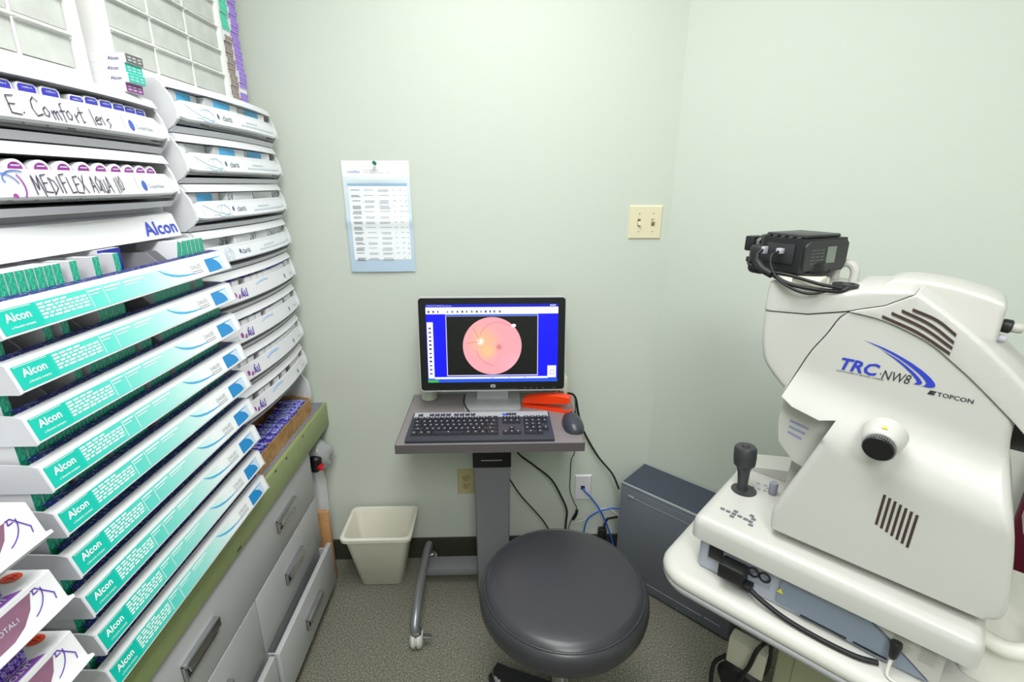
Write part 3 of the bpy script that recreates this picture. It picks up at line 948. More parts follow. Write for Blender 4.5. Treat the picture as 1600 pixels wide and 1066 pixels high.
# ------------------------------------------------------------------ drawer organisers on top
FROST = mat('frosted_plastic', (238, 240, 236), .30, trans=.45, var=.08, vscale=26)
FRAMEW = mat('organiser_frame', (244, 244, 242), .35)
SLIP = speck_mat('paper_slip', [(.0, (226, 228, 230)), (.50, (222, 223, 226)), (.56, (120, 122, 130)), (.66, (214, 215, 218))], (60, 45, 70), .7)
def organiser(label, xf, ys, zs, y0, y1, z0, z1, slipseed):
    t = T('drawer_organiser', label, 'organiser', (xf - .07, (y0 + y1) / 2, z0), group='plastic drawer organisers')
    b = B()
    b.box(xf - .15, xf - .145, y0, y1, z0, z1)
    b.box(xf - .145, xf + .002, y0, ys[0], z0, z1, .002); b.box(xf - .145, xf + .002, ys[-1], y1, z0, z1, .002)
    b.box(xf - .145, xf + .003, ys[0], ys[-1], z0, zs[0], .002); b.box(xf - .145, xf + .002, ys[0], ys[-1], zs[-1], z1)
    for y in ys[1:-1]:
        b.box(xf - .145, xf - .001, y - .0022, y + .0022, zs[0], zs[-1])
    for z in zs[1:-1]:
        b.box(xf - .145, xf - .002, ys[0], ys[-1], z - .0018, z + .0018)
    t.part('frame', b, FRAMEW)
    rr = random.Random(slipseed)
    for i in range(len(ys) - 1):
        for j in range(len(zs) - 1):
            a0, a1, c0, c1 = ys[i] + .004, ys[i + 1] - .004, zs[j] + .003, zs[j + 1] - .004
            b = B()
            b.box(xf - .004, xf - .002, a0, a1, c0, c1 - .004)
            b.box(xf - .138, xf - .004, a0, a0 + .0015, c0, c1 - .008); b.box(xf - .138, xf - .004, a1 - .0015, a1, c0, c1 - .008)
            b.box(xf - .138, xf - .004, a0 + .0015, a1 - .0015, c0, c0 + .0015); b.box(xf - .138, xf - .136, a0, a1, c0, c1 - .008)
            b.prism([(xf - .004, c1 - .004), (xf - .002, c1 - .004), (xf + .006, c1 - .002), (xf + .006, c1), (xf - .004, c1)], a0, a1, XZ)
            d = t.part('drawer', b, FROST)
            b = B()
            m = (a0 + a1) / 2
            for (p0, p1) in ((a0 + .012, m - .006), (m + .006, a1 - .012)):
                h = (c1 - c0) * rr.uniform(.55, .8)
                b.box(xf - .020, xf - .007, p0, p1, c0 + .002, c0 + h)
            t.part('contents', b, SLIP, d, label='paper packets seen through the frosted plastic')
    return t
zs = [1.7275 + .0578 * k for k in range(8)]
organiser('white organiser of frosted drawers standing on the stack by the back wall', -.74, [1.108, 1.240, 1.380, 1.528], zs, 1.094, 1.553, 1.7095, zs[-1] + .01, 4)
zs = [1.690 + .0585 * k for k in range(7)]
organiser('white organiser of frosted drawers on the marker-labelled units', -.74, [.62, .757, .894, 1.005], zs, .606, 1.032, 1.6625, zs[-1] + .01, 6)

# loose boxes stacked between the organisers
cols = [('plum and grey', PLUM), ('teal', TEAL), ('bright teal', TEAL), ('grey', mat('charcoal_label', (104, 100, 96), .5))]
z = 1.6625
for i, (cn, m) in enumerate(cols):
    x0 = (-.752, -.790, -.792, -.800)[i]
    x1 = (-.690, -.682, -.684, -.680)[i]
    ya, yb = 1.044, 1.091
    t = T('lens_carton', 'white lens carton with %s end label, %s in the stack between organisers' % (cn, ['bottom', 'second from bottom', 'third from bottom', 'top'][i]), 'box', (-.73, 1.068, z), group='small stack of lens cartons')
    t.part('carton', B().box(x0, x1, ya, yb, z, z + .0162), PAPER)
    lb = t.part('end_label', B().box(x1, x1 + .0008, ya + .001, yb - .001, z + .001, z + .0155), m)
    if i: t.part('lettering', text(B(), 'Alcon', x1 - .032, z + .004, .0085, lambda p, q: (p, ya - .0005, q), bold=.01), NAVY)
    b = B()
    for q in (.004, .009):
        for p in (.005, .018, .032):
            b.box(x1 + .0008, x1 + .0012, ya + p, ya + p + .009, z + q, z + q + .0022)
    t.part('label_lettering', b, LGREY, lb)
    if i == 3:
        t.part('blue_corner', B().box(x0 + .001, x0 + .022, ya - .0008, ya, z + .001, z + .0158), CYAN)
    z += .0164

# tall stacks of flat boxes beside the far organiser
def stack(y0, y1, z, n, h, colours, cn, xf, start=0, own=None):
    m1 = MATS.get(cn + '_end') or speck_mat(cn + '_end', [(.0, colours[0]), (.50, colours[0]), (.56, colours[1]), (.64, colours[0]), (1., colours[2])], (200, 170, 300), .45)
    rr = random.Random(int(y0 * 1e4) + n)
    first = None
    for i in range(n):
        dx, dy = rr.uniform(-.003, .003), rr.uniform(-.002, .002)
        lab = own or 'flat %s-ended lens carton, %s from the bottom of its stack by the organiser' % (cn, nth(start + i + 1))
        if first is None:
            first = single('lens_carton', B().box(xf - .09, xf, y0, y1, z, z + h - .0004, front=1), [PAPER, m1], lab, 'box', '%s cartons stacked by the organiser' % cn)
            base = first.location.copy()
        else:
            clone(first, (base.x + dx, base.y + dy, z), label=lab)
        z += h
    return z
zz = stack(1.558, 1.602, 1.7095, 13, .0138, ((120, 100, 96), (226, 216, 212), (96, 78, 76)), 'brown', -.74)
zz = stack(1.558, 1.600, zz, 1, .014, ((236, 236, 240), (210, 212, 220), (240, 240, 240)), 'white', -.742, own='flat white-ended lens carton between the brown and teal cartons')
stack(1.558, 1.600, zz, 12, .0138, ((16, 192, 156), (150, 234, 214), (10, 180, 146)), 'teal', -.74, 14)
zz = stack(1.610, 1.654, 1.7095, 3, .0145, ((130, 84, 206), (222, 206, 246), (96, 40, 176)), 'purple', -.74)
zz = stack(1.610, 1.652, zz, 1, .0125, ((226, 226, 230), (210, 212, 220), (240, 240, 240)), 'white', -.742, own='flat white-ended lens carton among the purple cartons by the organiser')
stack(1.610, 1.654, zz, 20, .0145, ((130, 84, 206), (222, 206, 246), (96, 40, 176)), 'purple', -.74, 4)

# ------------------------------------------------------------------ wall fittings and the pinned sheet
def onwall(p, q, d=0.0): return (p, YB - d, q)
IVORY = mat('ivory_plastic', (230, 222, 190), .4)
def plate(name, label, x0, x1, z0, z1, m, th=.006):
    t = T(name, label, 'wall plate', ((x0 + x1) / 2, YB, z0))
    pr = [(x0, z0), (x1, z0), (x1, z1), (x0, z1)]
    bb = B()
    e = .005
    vs = [(x0, YB, z0), (x1, YB, z0), (x1, YB, z1), (x0, YB, z1), (x0 + e, YB - th, z0 + e), (x1 - e, YB - th, z0 + e), (x1 - e, YB - th, z1 - e), (x0 + e, YB - th, z1 - e)]
    bb.add(vs, [(0, 1, 5, 4), (1, 2, 6, 5), (2, 3, 7, 6), (3, 0, 4, 7), (4, 5, 6, 7), (3, 2, 1, 0)])
    t.pl = t.part('plate', bb, m, ang=20)
    return t
t = plate('light_switch', 'ivory double toggle light switch plate on the back wall', .452, .568, 1.316, 1.430, IVORY)
for i, x in enumerate((.487, .535)):
    t.part('toggle_slot', B().box(x - .005, x + .005, YB - .0066, YB - .0055, 1.361, 1.385), mat('slot_brown', (120, 104, 70), .6))
    zc = 1.371 if i == 0 else 1.376
    t.part('toggle', B().prism([(YB - .006, zc - .006), (YB - .017, zc + (.004 if i else -.004) - .003), (YB - .017, zc + (.004 if i else -.004) + .003), (YB - .006, zc + .006)], x - .0038, x + .0038, lambda p, q, tt: (tt, p, q)), IVORY)
    for z in (1.343, 1.403):
        t.part('screw', B().lathe([(.0028, 0), (.0028, .0012), (.0, .0015)], (x, YB - .006, z), (0, -1, 0), 10), mat('ivory_screw', (190, 180, 146), .4))
t = plate('network_socket', 'white network socket plate with blue cable plugged in', .306, .376, .267, .383, WHITE)
t.part('jack', B().box(.332, .348, YB - .0068, YB - .005, .318, .334), BLACK)
t = plate('power_outlet', 'beige duplex power outlet behind the cart column', -.166, -.096, .304, .420, mat('beige_plastic', (196, 184, 136), .45))
for z in (.344, .380):
    f = t.part('socket', B().prism(rrect(-.148, -.114, z - .014, z + .014, .010), YB - .0085, YB - .006, lambda p, q, tt: (p, tt, q)), mat('beige_socket', (186, 172, 126), .45))
    bb = B()
    for x in (-.138, -.126):
        bb.box(x - .0012, x + .0012, YB - .0090, YB - .0080, z - .002, z + .008)
    bb.box(-.134, -.129, YB - .0090, YB - .0080, z - .010, z - .006)
    t.part('slots', bb, BLACK, f)

# pinned price sheet, creased, hanging slightly away from the wall
PX0, PX1, PZ0, PZ1 = -.503, -.284, 1.209, 1.571
def pw(s, q):
    """s 0..1 across, q 0..1 up the sheet"""
    skew = .002 * (1 - q)
    x = PX0 + (PX1 - PX0) * s + skew
    d = .003 + .006 * (1 - q) * (.4 + .6 * abs(s - .35)) + (.006 * math.exp(-((q - .84) / .03) ** 2)) * (.5 + .5 * math.cos((s - .5) * 5)) + .006 * math.exp(-((q - .47) / .05) ** 2) + .003 * math.sin(s * 4) * (1 - q)
    return (x, YB - d, PZ0 + (PZ1 - PZ0) * q)
t = T('price_sheet', 'white and pale blue printed table sheet pinned to the back wall', 'paper sheet', (-.39, YB, PZ0))
NU, NV = 10, 40
def psheet(s0, s1, q0, q1, off, nu=6):
    bb = B()
    nv = max(2, int((q1 - q0) * NV) + 1)
    vs = []; fs = []
    for j in range(nv + 1):
        for i in range(nu + 1):
            x, y, z = pw(s0 + (s1 - s0) * i / nu, q0 + (q1 - q0) * j / nv)
            vs.append((x, y - off, z))
    for j in range(nv):
        for i in range(nu):
            a = j * (nu + 1) + i
            fs.append((a, a + 1, a + nu + 2, a + nu + 1))
    return bb.add(vs, fs)
bb = psheet(0, 1, 0, 1, 0, 12); b2 = psheet(0, 1, 0, 1, -.0006, 12); bb.add(b2.v, [f[::-1] for f in b2.f])
PB = ramp_mat('sheet_print', 2, [(0, (184, 206, 226)), (.45, (196, 216, 234)), (.60, (214, 228, 240)), (.86, (226, 236, 244)), (.875, (246, 248, 250))], .6, PZ1 - PZ0)
t.part('paper', bb, PB)
t.part('table_field', psheet(.07, .95, .115, .78, .0006, 8), mat('sheet_white', (244, 247, 251), .6))
t.part('table_heading', psheet(.06, .95, .783, .805, .0007, 8), mat('sheet_blue', (160, 194, 224), .6))
bb = B()
rr = random.Random(2)
rowq = [.745 - .0475 * k for k in range(14)]
cols_ = [(.10, .25, 3), (.29, .46, 2), (.51, .68, 3), (.72, .78, 1), (.82, .88, 1), (.90, .95, 2)]
bo = B()
for q in rowq:
    for ci, (a, c, n) in enumerate(cols_):
        for l in range(rr.randint(1, n)):
            p0, p1 = a + rr.uniform(0, .02), c - rr.uniform(0, .03)
            pts = [pw(p, qq) for p, qq in ((p0, q - l * .0115), (p1, q - l * .0115), (p1, q - l * .0115 + .005), (p0, q - l * .0115 + .005))]
            (bo if ci == 0 else bb).add([(x, y - .0014, z) for x, y, z in pts], [(0, 1, 2, 3)])
t.part('table_print', bb, mat('sheet_text', (178, 182, 192), .7))
t.part('product_names', bo, mat('sheet_text_dark', (120, 122, 136), .7))
pf = lambda p, q: (lambda a: (a[0], a[1] - .0014, a[2]))(pw(p, q))
bb = B(); text(bb, 'mediflex', .08, .895, .055, lambda p, q: pf(p, .895 + (q - .895) * .6), sx=1.0)
t.part('title_logo', bb, mat('sheet_logo', (134, 150, 206), .6))
bb = B(); text(bb, 'MULTIFLEX SYSTEM', .31, .912, .028, lambda p, q: pf(p, .912 + (q - .912) * .6)); text(bb, 'COMPATIBLE COMPARISON CHART', .31, .892, .026, lambda p, q: pf(p, .892 + (q - .892) * .6))
t.part('title', bb, mat('sheet_title', (186, 178, 176), .6))
single('push_pin', B().lathe([(.0, 0), (.0012, .001), (.0012, .008), (.0055, .009), (.0055, .011), (.0035, .013), (.0035, .020), (.006, .021), (.006, .023), (.0, .0235)], (-.390, YB - .009, 1.560), (0, -1, .15), 14),
       mat('green_pin', (0, 120, 84), .3), 'green push pin holding the printed sheet', 'push pin')

# ------------------------------------------------------------------ computer cart
DZ = .75
DTOP = mat('taupe_laminate', (138, 131, 132), .45, var=.02, vscale=90)
DEDGE = mat('dark_taupe_edge', (92, 86, 88), .5)
PAINT = mat('grey_metal_paint', (122, 123, 127), .4)
TUBE = mat('silver_tube', (150, 150, 154), .35, .6)
cart_ = T('computer_cart', 'grey laminate computer cart on a single metal column with casters', 'cart', (-.024, 1.51, 0))
DX0, DX1, DY0, DY1 = -.311, .262, 1.325, 1.700
cart_.part('tabletop', B().box(DX0 + .001, DX1 - .001, DY0 + .001, DY1, DZ - .0285, DZ, .0008, 1), DTOP)
bb = B()
bb.box(DX0, DX1, DY0 - .001, DY0 + .001, DZ - .029, DZ - .0005)
bb.box(DX0 - .001, DX0 + .001, DY0, DY1, DZ - .029, DZ - .0005); bb.box(DX1 - .001, DX1 + .001, DY0, DY1, DZ - .029, DZ - .0005)
cart_.part('edge_band', bb, DEDGE)
bb = B().box(-.089, .043, 1.487, 1.582, .566, DZ - .0285, .003)
col = cart_.part('collar', bb, BLACK)
cart_.part('collar_slot', B().box(-.060, .012, 1.4862, 1.4875, .594, .597), GREYP, col)
bb = B().prism([(-.0835, 1.493), (.037, 1.493), (.041, 1.50), (.041, 1.572), (.034, 1.578), (-.080, 1.578), (-.0875, 1.571), (-.0875, 1.50)], .045, .68, XY)
bb.v = [(-.024 + (x + .024) * (1 - .10 * (.68 - z) / .635), y, z) for x, y, z in bb.v]
cart_.part('column', bb, PAINT)
cart_.part('crossbar', B().box(-.287, .239, 1.545, 1.615, .058, .090, .004), PAINT)
CAST = mat('caster_grey', (206, 204, 196), .4)
def caster(t, x, y, par, r=.031, brake=True):
    tire = t.part('caster', B().lathe([(.0, -.021), (r * .72, -.021), (r, -.014), (r, -.004), (r * .8, -.002), (r * .8, .002), (r, .004), (r, .014), (r * .72, .021), (.0, .021)], (x, y, r), (1, 0, 0), 20), CAST, par)
    t.part('caster_housing', B().lathe([(.0, -.017), (.012, -.017), (.018, -.010), (.018, .010), (.012, .017), (.0, .017)], (x, y, r + .024), (1, 0, 0), 16).tube([(x, y, r + .02), (x, y, r + .058)], .008, 10), STEEL, tire)
    if brake:
        t.part('brake_lever', B().box(x + .010, x + .050, y - .014, y + .004, r + .010, r + .016, .002), STEEL, tire)
for s, x in ((-1, -.286), (1, .238)):
    pts = spline([(x, 1.672, .098), (x, 1.60, .122), (x, 1.50, .124), (x, 1.42, .120), (x, 1.345, .108), (x, 1.300, .088), (x, 1.290, .066)], 6)
    lg = cart_.part('leg_tube', B().tube(pts, .0155, 14), TUBE)
    caster(cart_, x + .004, 1.296, lg)
    caster(cart_, x + .008, 1.664, lg, brake=False)

# ------------------------------------------------------------------ monitor
MA = math.radians(6)
MXC, MYB, MZB = -.0165, 1.546, .829
def mp(s, t_, d=0.0):       # s across from centre, t_ up the face, d out of the face towards the viewer
    return (MXC + s, MYB + t_ * math.sin(MA) - d * math.cos(MA), MZB + t_ * math.cos(MA) + d * math.sin(MA))
mon = T('monitor', 'black widescreen monitor with silver rim showing a pink retina picture', 'monitor', (MXC, 1.62, DZ))
MW, MH = .2435, .320
bb = B().prism(rrect(-MW, MW, 0, MH, .012), -.030, .004, lambda p, q, d: mp(p, q, d))
mon.part('rim', bb, mat('silver_rim', (196, 198, 200), .35))
bb = B().prism(rrect(-MW + .003, MW - .003, .006, MH - .003, .010), -.002, .0075, lambda p, q, d: mp(p, q, d))
bez = mon.part('bezel', bb, BLACKG)
bb = B().prism(rrect(-.17, .17, .04, .27, .03), -.065, -.029, lambda p, q, d: mp(p, q, d))
mon.part('rear_shell', bb, BLACK)
SW0, SW1, SH0, SH1 = -.217, .217, .033, .297
def sp(px, py, d):
    """screen pixels of a 1285 x 718 view"""
    return mp(SW0 + (SW1 - SW0) * px / 1285.0, SH1 - (SH1 - SH0) * py / 718.0, d)
def emat(name, c, es=1.0):
    return mat(name, (6, 6, 8), .25, emit=c, es=es)
def srect(x0, y0, x1, y1, d):
    return B().sheet([(x0, y1), (x1, y1), (x1, y0), (x0, y0)], lambda p, q: sp(p, q, d))
E1 = .0079
scr = mon.part('screen', srect(0, 0, 1285, 718, E1), emat('screen_blue', (0, 2, 238), 1.0))
mon.part('title_bar', srect(0, 0, 1285, 26, E1 + .0002), emat('screen_deep_blue', (0, 10, 180)), scr)
mon.part('toolbar', srect(0, 27, 1285, 88, E1 + .0002), emat('screen_white', (236, 238, 252)), scr)
bb = B()
for p0, p1, q in ((10, 140, 20), (160, 240, 20)):
    text(bb, 'EYEROUTE IMAGE' if p0 == 10 else 'Main System', p0, 19, 18, lambda p, q: sp(p, 38 - q, E1 + .0004))
for x_ in (1205, 1225, 1245):
    mon.part('window_button', srect(x_, 6, x_ + 15, 21, E1 + .0004), emat('screen_pale', (190, 200, 250)), scr)
mon.part('title_text', bb, emat('screen_pale', (190, 200, 250)), scr)
bb = B()
rr = random.Random(8)
for x in (18, 66, 112, 205, 250, 300, 345, 390, 440, 485, 530, 570, 615, 655, 708):
    bb.add(srect(x, 56 + rr.uniform(0, 5), x + rr.uniform(9, 20), 76, E1 + .0004).v, [(0, 1, 2, 3)])
for y in range(205, 660, 38):
    bb.add(srect(22, y + rr.uniform(0, 6), 46, y + 18, E1 + .0004).v, [(0, 1, 2, 3)])
for x in (620, 640, 800, 955):
    bb.add(srect(x, 674, x + 14, 680, E1 + .0004).v, [(0, 1, 2, 3)])
mon.part('side_toolbar', srect(6, 160, 66, 680, E1 + .0002), MATS['screen_white'], scr)
mon.part('icons', bb, emat('screen_icon', (70, 72, 110)), scr)
mon.part('status_bar', srect(68, 667, 1190, 686, E1 + .0002), MATS['screen_white'], scr)
mon.part('taskbar', srect(0, 688, 1285, 718, E1 + .0002), emat('screen_taskbar', (36, 86, 216)), scr)
mon.part('start_button', srect(0, 690, 105, 718, E1 + .0004), emat('screen_green', (60, 170, 90)), scr)
mon.part('tool_window', srect(1185, 567, 1272, 680, E1 + .0002), MATS['screen_white'], scr)
bb = B(); strokes(bb, [[(1212, 610), (1250, 610), (1250, 648), (1212, 648), (1212, 610)]], lambda p, q: sp(p, q, E1 + .0004), 3)
mon.part('tool_icon', bb, MATS['screen_icon'], scr)
mon.part('image_window', srect(190, 88, 1090, 658, E1 + .0002), emat('screen_frame', (214, 216, 240)), scr)
mon.part('image_window_title', srect(194, 92, 1086, 106, E1 + .0004), MATS['screen_taskbar'], scr)
mon.part('image_background', srect(197, 108, 1083, 650, E1 + .0004), mat('screen_black', (14, 14, 16), .22), scr)
FP = lambda px, py: Vector(sp(px, py, E1)) - Vector((MXC, 1.62, DZ))
def retina():
    m = bpy.data.materials.new('retina_picture'); m.use_nodes = True
    nt = m.node_tree; p = nt.nodes['Principled BSDF']
    p.inputs['Base Color'].default_value = (0, 0, 0, 1); p.inputs['Roughness'].default_value = .3
    tc = nt.nodes.new('ShaderNodeTexCoord')
    def blob(px, py, r, c, prev, pw_=1.0):
        d = nt.nodes.new('ShaderNodeVectorMath'); d.operation = 'DISTANCE'
        d.inputs[1].default_value = FP(px, py)
        nt.links.new(tc.outputs['Object'], d.inputs[0])
        mr = nt.nodes.new('ShaderNodeMapRange'); mr.interpolation_type = 'SMOOTHSTEP'
        mr.inputs[1].default_value = 0; mr.inputs[2].default_value = r; mr.inputs[3].default_value = pw_; mr.inputs[4].default_value = 0
        nt.links.new(d.outputs['Value'], mr.inputs[0])
        mx = nt.nodes.new('ShaderNodeMix'); mx.data_type = 'RGBA'
        nt.links.new(mr.outputs[0], mx.inputs[0])
        if prev is None: mx.inputs[6].default_value = lin((238, 164, 172))
        else: nt.links.new(prev, mx.inputs[6])
        mx.inputs[7].default_value = lin(c)
        return mx.outputs[2]
    o = blob(560, 330, .075, (246, 186, 140), None, .9)
    o = blob(590, 430, .045, (250, 196, 136), o, .8)
    o = blob(860, 560, .060, (236, 176, 190), o, .7)
    o = blob(705, 392, .016, (206, 96, 104), o, .8)
    o = blob(524, 338, .017, (255, 250, 238), o, 1.0)
    nt.links.new(o, p.inputs['Emission Color']); p.inputs['Emission Strength'].default_value = 1.0
    return m
bb = B().sheet(arc2(640, 381, 288, 264, 0, -360, 64)[:-1], lambda p, q: sp(p, q, E1 + .0006))
ret = mon.part('retina_image', bb, retina(), scr)
bb = B()
strokes(bb, [arc2(700, 330, 185, 165, 200, 310, 16), arc2(690, 400, 205, 165, 175, 100, 14), [(520, 330), (480, 260), (455, 215)], [(520, 340), (440, 345), (385, 360)]], lambda p, q: sp(p, q, E1 + .0008), 4)
mon.part('retina_vessels', bb, emat('vessel_red', (206, 110, 116)), ret)
bb = B().sheet(arc2(850, 195, 24, 16, 0, -360, 14)[:-1], lambda p, q: sp(p, q, E1 + .0008))
mon.part('retina_notch', bb, MATS['screen_white'], ret)
bb = B().prism(rrect(-.0085, .0085, .0135, .0245, .003), .0076, .0082, lambda p, q, d: mp(p, q, d))
mon.part('badge', bb, mat('silver_badge', (186, 188, 192), .3, .5), bez)
bb = B(); text(bb, 'hp', -.0052, .0163, .0085, lambda p, q: mp(p, q, .0085), shear=.3, bold=.01)
mon.part('badge_lettering', bb, BLACK, bez)
bb = B()
for x in (.105, .125, .145, .165, .203):
    bb.add([mp(x, .010, .0079), mp(x + .006, .010, .0079), mp(x + .006, .0125, .0079), mp(x, .0125, .0079)], [(0, 1, 2, 3)])
bb.add([mp(-.085, .0085, .0079), mp(.085, .0085, .0079), mp(.085, .0093, .0079), mp(-.085, .0093, .0079)], [(0, 1, 2, 3)])
mon.part('buttons', bb, mat('button_grey', (110, 90, 84), .3), bez)
bb = B().prism(rrect(-.098, .098, 1.549, 1.688, .012), DZ, DZ + .010, lambda p, q, tt: (-.0195 + p, q, tt))
bb.v = [(x, y, z if z < DZ + .005 else DZ + .007 + (y - 1.549) * .06) for x, y, z in bb.v]
mon.part('stand_foot', bb, mat('silver_foot', (190, 191, 194), .35, .25))
mon.part('stand_neck', B().prism([(1.628, DZ + .008), (1.672, DZ + .010), (1.662, .92), (1.618, .92)], -.075, .036, YZ), mat('silver_foot', (176, 177, 180)))

# ------------------------------------------------------------------ keyboard
KX0, KX1, KY0, KY1 = -.283, .171, 1.334, 1.487
KW = KX1 - KX0
kz = lambda y: DZ + .014 + (y - KY0) * .085
kb = T('keyboard', 'black keyboard with silver top strip on the computer cart', 'keyboard', ((KX0 + KX1) / 2, 1.41, DZ))
KBM = mat('charcoal_plastic', (52, 54, 64), .38)
bb = B().prism([(KY0, DZ), (KY1, DZ), (KY1, DZ + .026), (KY1 - .004, DZ + .029), (KY0 + .012, DZ + .0135), (KY0, DZ + .009)], KX0, KX1, YZ)
bb.v = [(x + (.006 if x < 0 else -.004) * (y - KY0) / .153, y, z) for x, y, z in bb.v]
kb.part('case', bb, KBM)
kb.part('palm_edge', B().tube([(KX0 + .003, KY0 + .003, DZ + .0085), (KX1 - .003, KY0 + .003, DZ + .0085)], .0045, 8), KBM)
ksf = lambda p, q, e: (p, q, DZ + .0135 + (q - KY0 - .012) * .1133 + e)
bb = B().prism([(KX0 + .010, 1.4545), (KX1 - .008, 1.4545), (KX1 - .008, KY1 - .003), (KX0 + .010, KY1 - .003)], 0, 1, lambda p, q, tt: ksf(p, q, .0008 if tt > .5 else -.002))
kb.part('silver_strip', bb, mat('silver_plastic', (196, 197, 202), .35, .3))
KEYM = mat('key_black', (38, 39, 46), .45)
kmesh = {}
def key(x0, x1, y0, y1, m=KEYM, h=.0065):
    w_, d_ = x1 - x0 - .0016, y1 - y0 - .0018
    kk = (round(w_, 4), round(d_, 4), m.name, h)
    if kk not in kmesh:
        e = .0022
        b_ = B().add([(-w_ / 2, -d_ / 2, 0), (w_ / 2, -d_ / 2, 0), (w_ / 2, d_ / 2, 0), (-w_ / 2, d_ / 2, 0),
                      (-w_ / 2 + e, -d_ / 2 + e, h), (w_ / 2 - e, -d_ / 2 + e, h), (w_ / 2 - e, d_ / 2 - e * .6, h), (-w_ / 2 + e, d_ / 2 - e * .6, h)],
                     [(3, 2, 1, 0), (4, 5, 6, 7), (0, 1, 5, 4), (1, 2, 6, 5), (2, 3, 7, 6), (3, 0, 4, 7)])
        kmesh[kk] = mesh_of('key', b_, m, (0, 0, 0), 20)
    o = bpy.data.objects.new('key', kmesh[kk])
    COL.objects.link(o)
    o.parent = kb.o
    xc, yc = (x0 + x1) / 2, (y0 + y1) / 2
    z = ksf(xc, yc, 0)[2]
    o.location = (xc - kb.org[0], yc - kb.org[1], z - kb.org[2])
    o.rotation_euler = (math.atan(.1133), 0, 0)
    LEG.append((xc, yc, z + h + .0003, min(w_, .012)))
LEG = []
mx0, mx1 = KX0 + .013, KX0 + .283
u_ = (mx1 - mx0) / 15.0
rows = [(1.4335, [1] * 13 + [2]), (1.4135, [1.5] + [1] * 12 + [1.5]), (1.3935, [1.75] + [1] * 11 + [2.25]), (1.3735, [2.25] + [1] * 10 + [2.75]), (1.3535, [1.25, 1.25, 1.25, 5.5, 1.25, 1.25, 1.25, 2])]
for y, ws in rows:
    x = mx0
    for w_ in ws:
        key(x, x + w_ * u_, y, y + .0195)
        x += w_ * u_
nx = KX0 + .296
for y in (1.4335, 1.4135):
    for i in range(3): key(nx + i * .0195, nx + (i + 1) * .0195, y, y + .0195)
for i in range(3): key(nx + i * .0195, nx + (i + 1) * .0195, 1.3535, 1.373)
key(nx + .0195, nx + .039, 1.3735, 1.393)
px_ = KX0 + .364
for y in (1.4335, 1.4135, 1.3935, 1.3735, 1.3535):
    for i in range(4):
        if i == 3 and y in (1.3935, 1.3535): continue
        if i == 1 and y == 1.3535: continue
        key(px_ + i * .0195, px_ + (i + 1 + (1 if (i == 0 and y == 1.3535) else 0)) * .0195, y, y + .0195)
for x0 in (.022, .058, .076, .094, .112, .138, .156, .174, .192, .310, .326):
    key(KX0 + x0, KX0 + x0 + .0175, 1.4605, 1.475, KEYM, .004)
key(KX0 + .296, KX0 + .314, 1.4605, 1.472, mat('key_blue', (40, 80, 200), .4), .004)
bb = B()
for (x, y, z, w_) in LEG:
    bb.add([(x - w_ * .22, y, z), (x + w_ * .14, y, z), (x + w_ * .14, y + .0032, z + .0004), (x - w_ * .22, y + .0032, z + .0004)], [(0, 1, 2, 3)])
kb.part('key_legends', bb, mat('legend_white', (206, 208, 214), .5), kind='stuff')
single('keyboard_cable', B().tube(spline([(-.119, 1.640, .775), (-.121, 1.60, .768), (-.112, 1.56, .766), (-.096, 1.53, .757), (-.075, 1.50, .7560), (-.073, 1.4885, .758)], 6), .0022, 7), RUBBER, 'thin black keyboard cable crossing the monitor foot', 'cable')

# ------------------------------------------------------------------ mouse, stapler, bits behind the monitor
ms = T('computer_mouse', 'dark grey computer mouse beside the keyboard', 'mouse', (.240, 1.432, DZ))
bm = bmesh.new(); bmesh.ops.create_uvsphere(bm, u_segments=28, v_segments=16, radius=1)
for v in bm.verts:
    x, y, z = v.co
    s = lambda a, e: math.copysign(abs(a) ** e, a)
    z2 = max(z, -.12)
    wv = .033 * (1 - .10 * y)
    v.co = Vector((.240 + s(x, .8) * wv - .004 * y, 1.432 + s(y, .85) * .060, DZ + .0045 + (z2 * .034 if z2 > 0 else z2 * .034)))
ms.part('shell', B().bm(bm), mat('mouse_shell', (58, 62, 70), .32), ang=70)
ms.part('wheel', B().lathe([(.0, -.0035), (.008, -.0035), (.009, 0), (.008, .0035), (.0, .0035)], (.239, 1.468, DZ + .0265), (1, 0, 0), 16), BLACK)
bb = B(); text(bb, 'hp', .240, 1.408, .010, lambda p, q: (p, q, DZ + .0392 - 9.0 * (q - 1.432) ** 2 * 1.0), align='CENTER', shear=.3)
ms.part('lettering', bb, LGREY)

ORG = mat('orange_plastic', (252, 62, 10), .3)
st = T('stapler', 'bright orange stapler lying open beside the monitor foot', 'stapler', (.165, 1.57, DZ))
A_ = Vector((.086, 1.600, 0)); Bv = Vector((.252, 1.532, 0))
e1 = (Bv - A_).normalized(); e2 = Vector((-e1.y, e1.x, 0)); LL = (Bv - A_).length
def stf(a, c, z): v = A_ + e1 * a + e2 * c; return (v.x, v.y, z)
bb = B().prism(rrect(0, LL, -.015, .015, .010), DZ, DZ + .009, stf)
base_ = st.part('base', bb, ORG)
st.part('anvil', B().prism(rrect(LL - .030, LL - .008, -.008, .008, .003), DZ + .009, DZ + .0105, stf), STEEL, base_)
ph = math.radians(6)
def staf(a, c, z): return stf(.004 + a * math.cos(ph) - z * math.sin(ph), c, DZ + .011 + a * math.sin(ph) + z * math.cos(ph))
mag = st.part('magazine', B().prism(rrect(.010, LL - .026, -.0065, .0065, .002), .0, .009, staf), STEEL)
prf = [(0, .006), (.004, .001), (LL * .93, .007), (LL * .97, .012), (LL * .95, .032), (LL * .7, .038), (LL * .25, .033), (.008, .024)]
bb = B()
